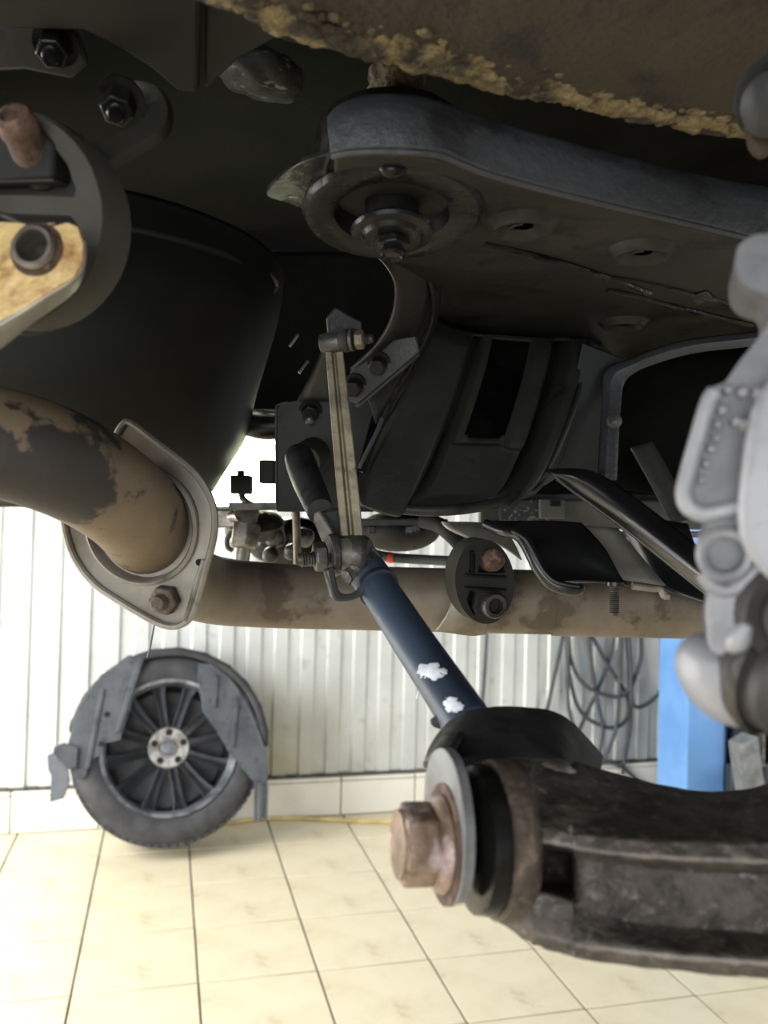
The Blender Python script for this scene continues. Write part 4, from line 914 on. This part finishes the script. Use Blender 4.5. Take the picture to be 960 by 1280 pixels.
obj('boss_ridge', tube([onp(x, y, PK+NK*0.002, NK) for x, y in ((878, 716), (892, 734), (914, 738), (934, 724), (950, 706))], 0.0022, 10), M['alu'], kn)
obj('joint_housing', blob(W(905, 850, .258), R_*0.0132, F_*0.013, (U_*0.95-R_*0.3)*0.0150, 0.04, 60, 28, 18), M['alu'], kn)
obj('housing_neck', plate([(886, 735), (915, 745), (935, 735), (932, 800), (915, 820), (890, 815), (884, 790)], PK+NK*0.002, NK, 0.02, (), 2), M['alu'], kn, bevel=0.004)
jb = obj('joint_boot', lathe([(0.0, -0.012), (0.013, -0.012), (0.0155, -0.006), (0.0165, 0.0), (0.0145, 0.004), (0.0155, 0.009), (0.0125, 0.013), (0.007, 0.016), (0.0, 0.017)], W(962, 846, .250), D(0.5, -0.20, -1), 36), M['boot'], kn)
obj('boot_ring', ringlathe([(0.0165, -0.002), (0.0175, 0.0), (0.0165, 0.002), (0.0155, 0.0)], W(964, 846, .249), D(0.5, -0.20, -1), 36), M['darksteel'], jb)
obj('dark_hub', lathe([(0.0, -0.02), (0.0165, -0.02), (0.017, -0.002), (0.015, 0.004), (0.011, 0.002), (0.010, 0.006), (0.0, 0.006)], W(1000, 770, .240), D(-0.2, -0.1, -1), 36), M['boot'], kn)
obj('hub_edge', tube(P3([(934, 780, .228), (922, 800, .230), (912, 812, .232)]), [0.0015, 0.0032, 0.0015], 12), M['alu'], kn)
# bolt stub near the top right corner
tb_ = thing('upper_bolt', 'dirty dark fastener at the upper right corner', 'bolt', W(950, 160, .33))
obj('fastener_head', lathe([(0.0, 0.014), (0.006, 0.014), (0.012, 0.010), (0.014, 0.0), (0.017, -0.003), (0.017, -0.008), (0, -0.008)], W(972, 125, .335), D(-0.5, -0.5, -0.7), 28).rough(0.0006, 160), M['bracket'], tb_)
obj('fastener_skirt', blob(W(955, 155, .345), R_*0.008, F_*0.008, U_*0.012, 0.3, 120), M['brownseal'], tb_)

# --- mechanism seen beyond the rear pipe on the left
fb = thing('far_bracket', 'black rounded bracket plate behind the link bar', 'bracket', W(390, 640, .86))
NB = D(0.05, -0.1, -1); PB = W(390, 570, .86)
obj('bracket_plate', plate([(345, 512), (349, 505), (358, 503), (412, 494), (462, 500), (474, 520), (468, 640), (346, 640)], PB, NB, 0.004), M['black'], fb, bevel=0.001)
obj('plate_edge', tube([onp(x, y, PB+NB*0.001, NB) for x, y in ((345.5, 636), (345, 580), (345, 515), (349, 506), (360, 503))], 0.0011, 6), M['railpaint'], fb)
bolt('bolt', onp(388, 515, PB, NB), D(0, -0.5, -1), 0.009, fb, M['oily'], 0.008, True, 0.2)
obj('bolt_tip', lathe([(0.005, 0), (0.004, 0.006), (0, 0.009)], onp(387, 524, PB+NB*0.004, NB), D(0, -0.6, -1), 14), M['steel'], fb)
obj('side_block', box(W(335, 590, .87), R_*0.008, U_*0.012, F_*0.01), M['rubber'], fb, bevel=0.002)
obj('top_strap', grid([P3([(372, 500, .85), (392, 462, .82), (404, 430, .80)]), P3([(420, 500, .85), (420, 466, .82), (424, 434, .80)])], 4, 3), M['bracket'], fb, solid=0.004)
obj('bushing_round', lathe([(0.016, -0.02), (0.017, 0.0), (0.014, 0.004), (0.008, 0.002)], W(384, 575, .79), D(-0.3, -0.4, -1), 28), M['rubber'], fb)
for x, y, L_ in ((368, 425, .018), (380, 458, .014)): obj('glint_pin', tube([W(x-6, y+8, .8), W(x, y, .8), W(x+5, y-7, .8)], 0.0014, 8), M['steel'], fb)
fj = thing('far_ball_joint', 'grey ball joint with hex nut and oily arm beyond the level pipe', 'joint', W(310, 700, .95))
obj('joint_cap', lathe([(0.0, 0.012), (0.012, 0.012), (0.028, 0.006), (0.034, 0.0), (0.033, -0.012), (0.0, -0.012)], W(318, 652, .97), D(0.05, 1, -0.35), 36), M['darksteel'], fj)
obj('hex_nut', hexnut(W(309, 655, .93), D(-0.12, -1, -0.25), 0.0165, 0.026, 0.3), M['steel'], fj, bevel=0.001)
obj('nut_stud', lathe([(0.011, -0.008), (0.011, 0.0), (0.013, 0.004), (0.0, 0.004)][::-1], W(309, 644, .925), D(0.1, 0.6, -1), 24), M['steel'], fj)
obj('side_lug', box(W(284, 648, .95), R_*0.011, U_*0.010, F_*0.01), M['steel'], fj, bevel=0.002)
obj('lug_arm', tube(P3([(284, 648, .95), (296, 645, .94), (308, 648, .93)]), 0.007, 12), M['steel'], fj)
obj('stud_shank', tube(P3([(303, 685, .94), (301, 700, .94), (298, 720, .94)]), 0.0095, 16), M['steel'], fj)
obj('ear_hook', tube(P3([(290, 664, .94), (284, 674, .94), (285, 684, .94), (291, 688, .94)]), 0.0028, 8), M['darksteel'], fj)
fa = fj
obj('arm_body', blob(W(366, 678, 1.05), R_*0.052, F_*0.03, U_*0.032, 0.25, 30, 28, 18), M['oily'], fa)
obj('arm_ledge', box(W(352, 633, .93), R_*0.052, U_*0.004, F_*0.03), M['darksteel'], fa, bevel=0.001)
for x, y, r in ((345, 672, .012), (365, 690, .010), (338, 694, .009), (380, 672, .011)): obj('arm_knob', blob(W(x, y, .965), R_*r, F_*r, U_*r, 0.3, 80, 14, 10), M['darksteel'], fa)
obj('brown_rod', tube(P3([(370, 636, .90), (371, 670, .90), (372, 720, .90)]), 0.0042, 12), M['linkbar'], fa)
fc = thing('cable_connector', 'small dark connector block in front of the glowing lamp', 'connector', W(302, 620, 1.0))
obj('connector_body', box(W(302, 606, 1.0), R_*0.012, U_*0.011, F_*0.01), M['rubber'], fc, bevel=0.002)
obj('connector_tip', box(W(301, 592, 1.0), R_*0.004, U_*0.004, F_*0.004), M['rubber'], fc, bevel=0.001)
obj('connector_cable', tube(P3([(302, 616, 1.0), (304, 624, 1.0), (316, 632, .99)]), 0.004, 10), M['rubber'], fc)
ff = thing('filler_hose', 'black ribbed filler hose crossing above the glowing lamp', 'hose', W(325, 545, 1.0))
obj('hose_bend', tube(P3([(296, 528, 1.0), (312, 530, 1.0), (330, 533, 1.0), (352, 532, 1.0)]), [.014, .015, .016, .016], 20), M['gloss'], ff)
obj('hose_clamp', tube(P3([(318, 516, .99), (332, 517, .985), (348, 518, .985)]), 0.0035, 10), M['steel'], ff)
# --- inspection lamp
wlmp = thing('work_lamp', 'glowing greenish-white inspection lamp shining between tank and bracket', 'lamp', W(300, 590, 1.22))
obj('lamp_panel', box(W(300, 574, 1.22), R_*0.064, U_*0.066, F_*0.004), M['glow'], wlmp, bevel=0.004)
obj('lamp_back', box(W(300, 574, 1.235), R_*0.068, U_*0.072, F_*0.008), M['carriage'], wlmp, bevel=0.004)
obj('lamp_hook', tube([W(298, 520, 1.235), W(298, 420, 1.235), CAM+R_*(-182*1.235*S)+U_*0.396+F_*1.235], 0.004, 8), M['steel'], wlmp)
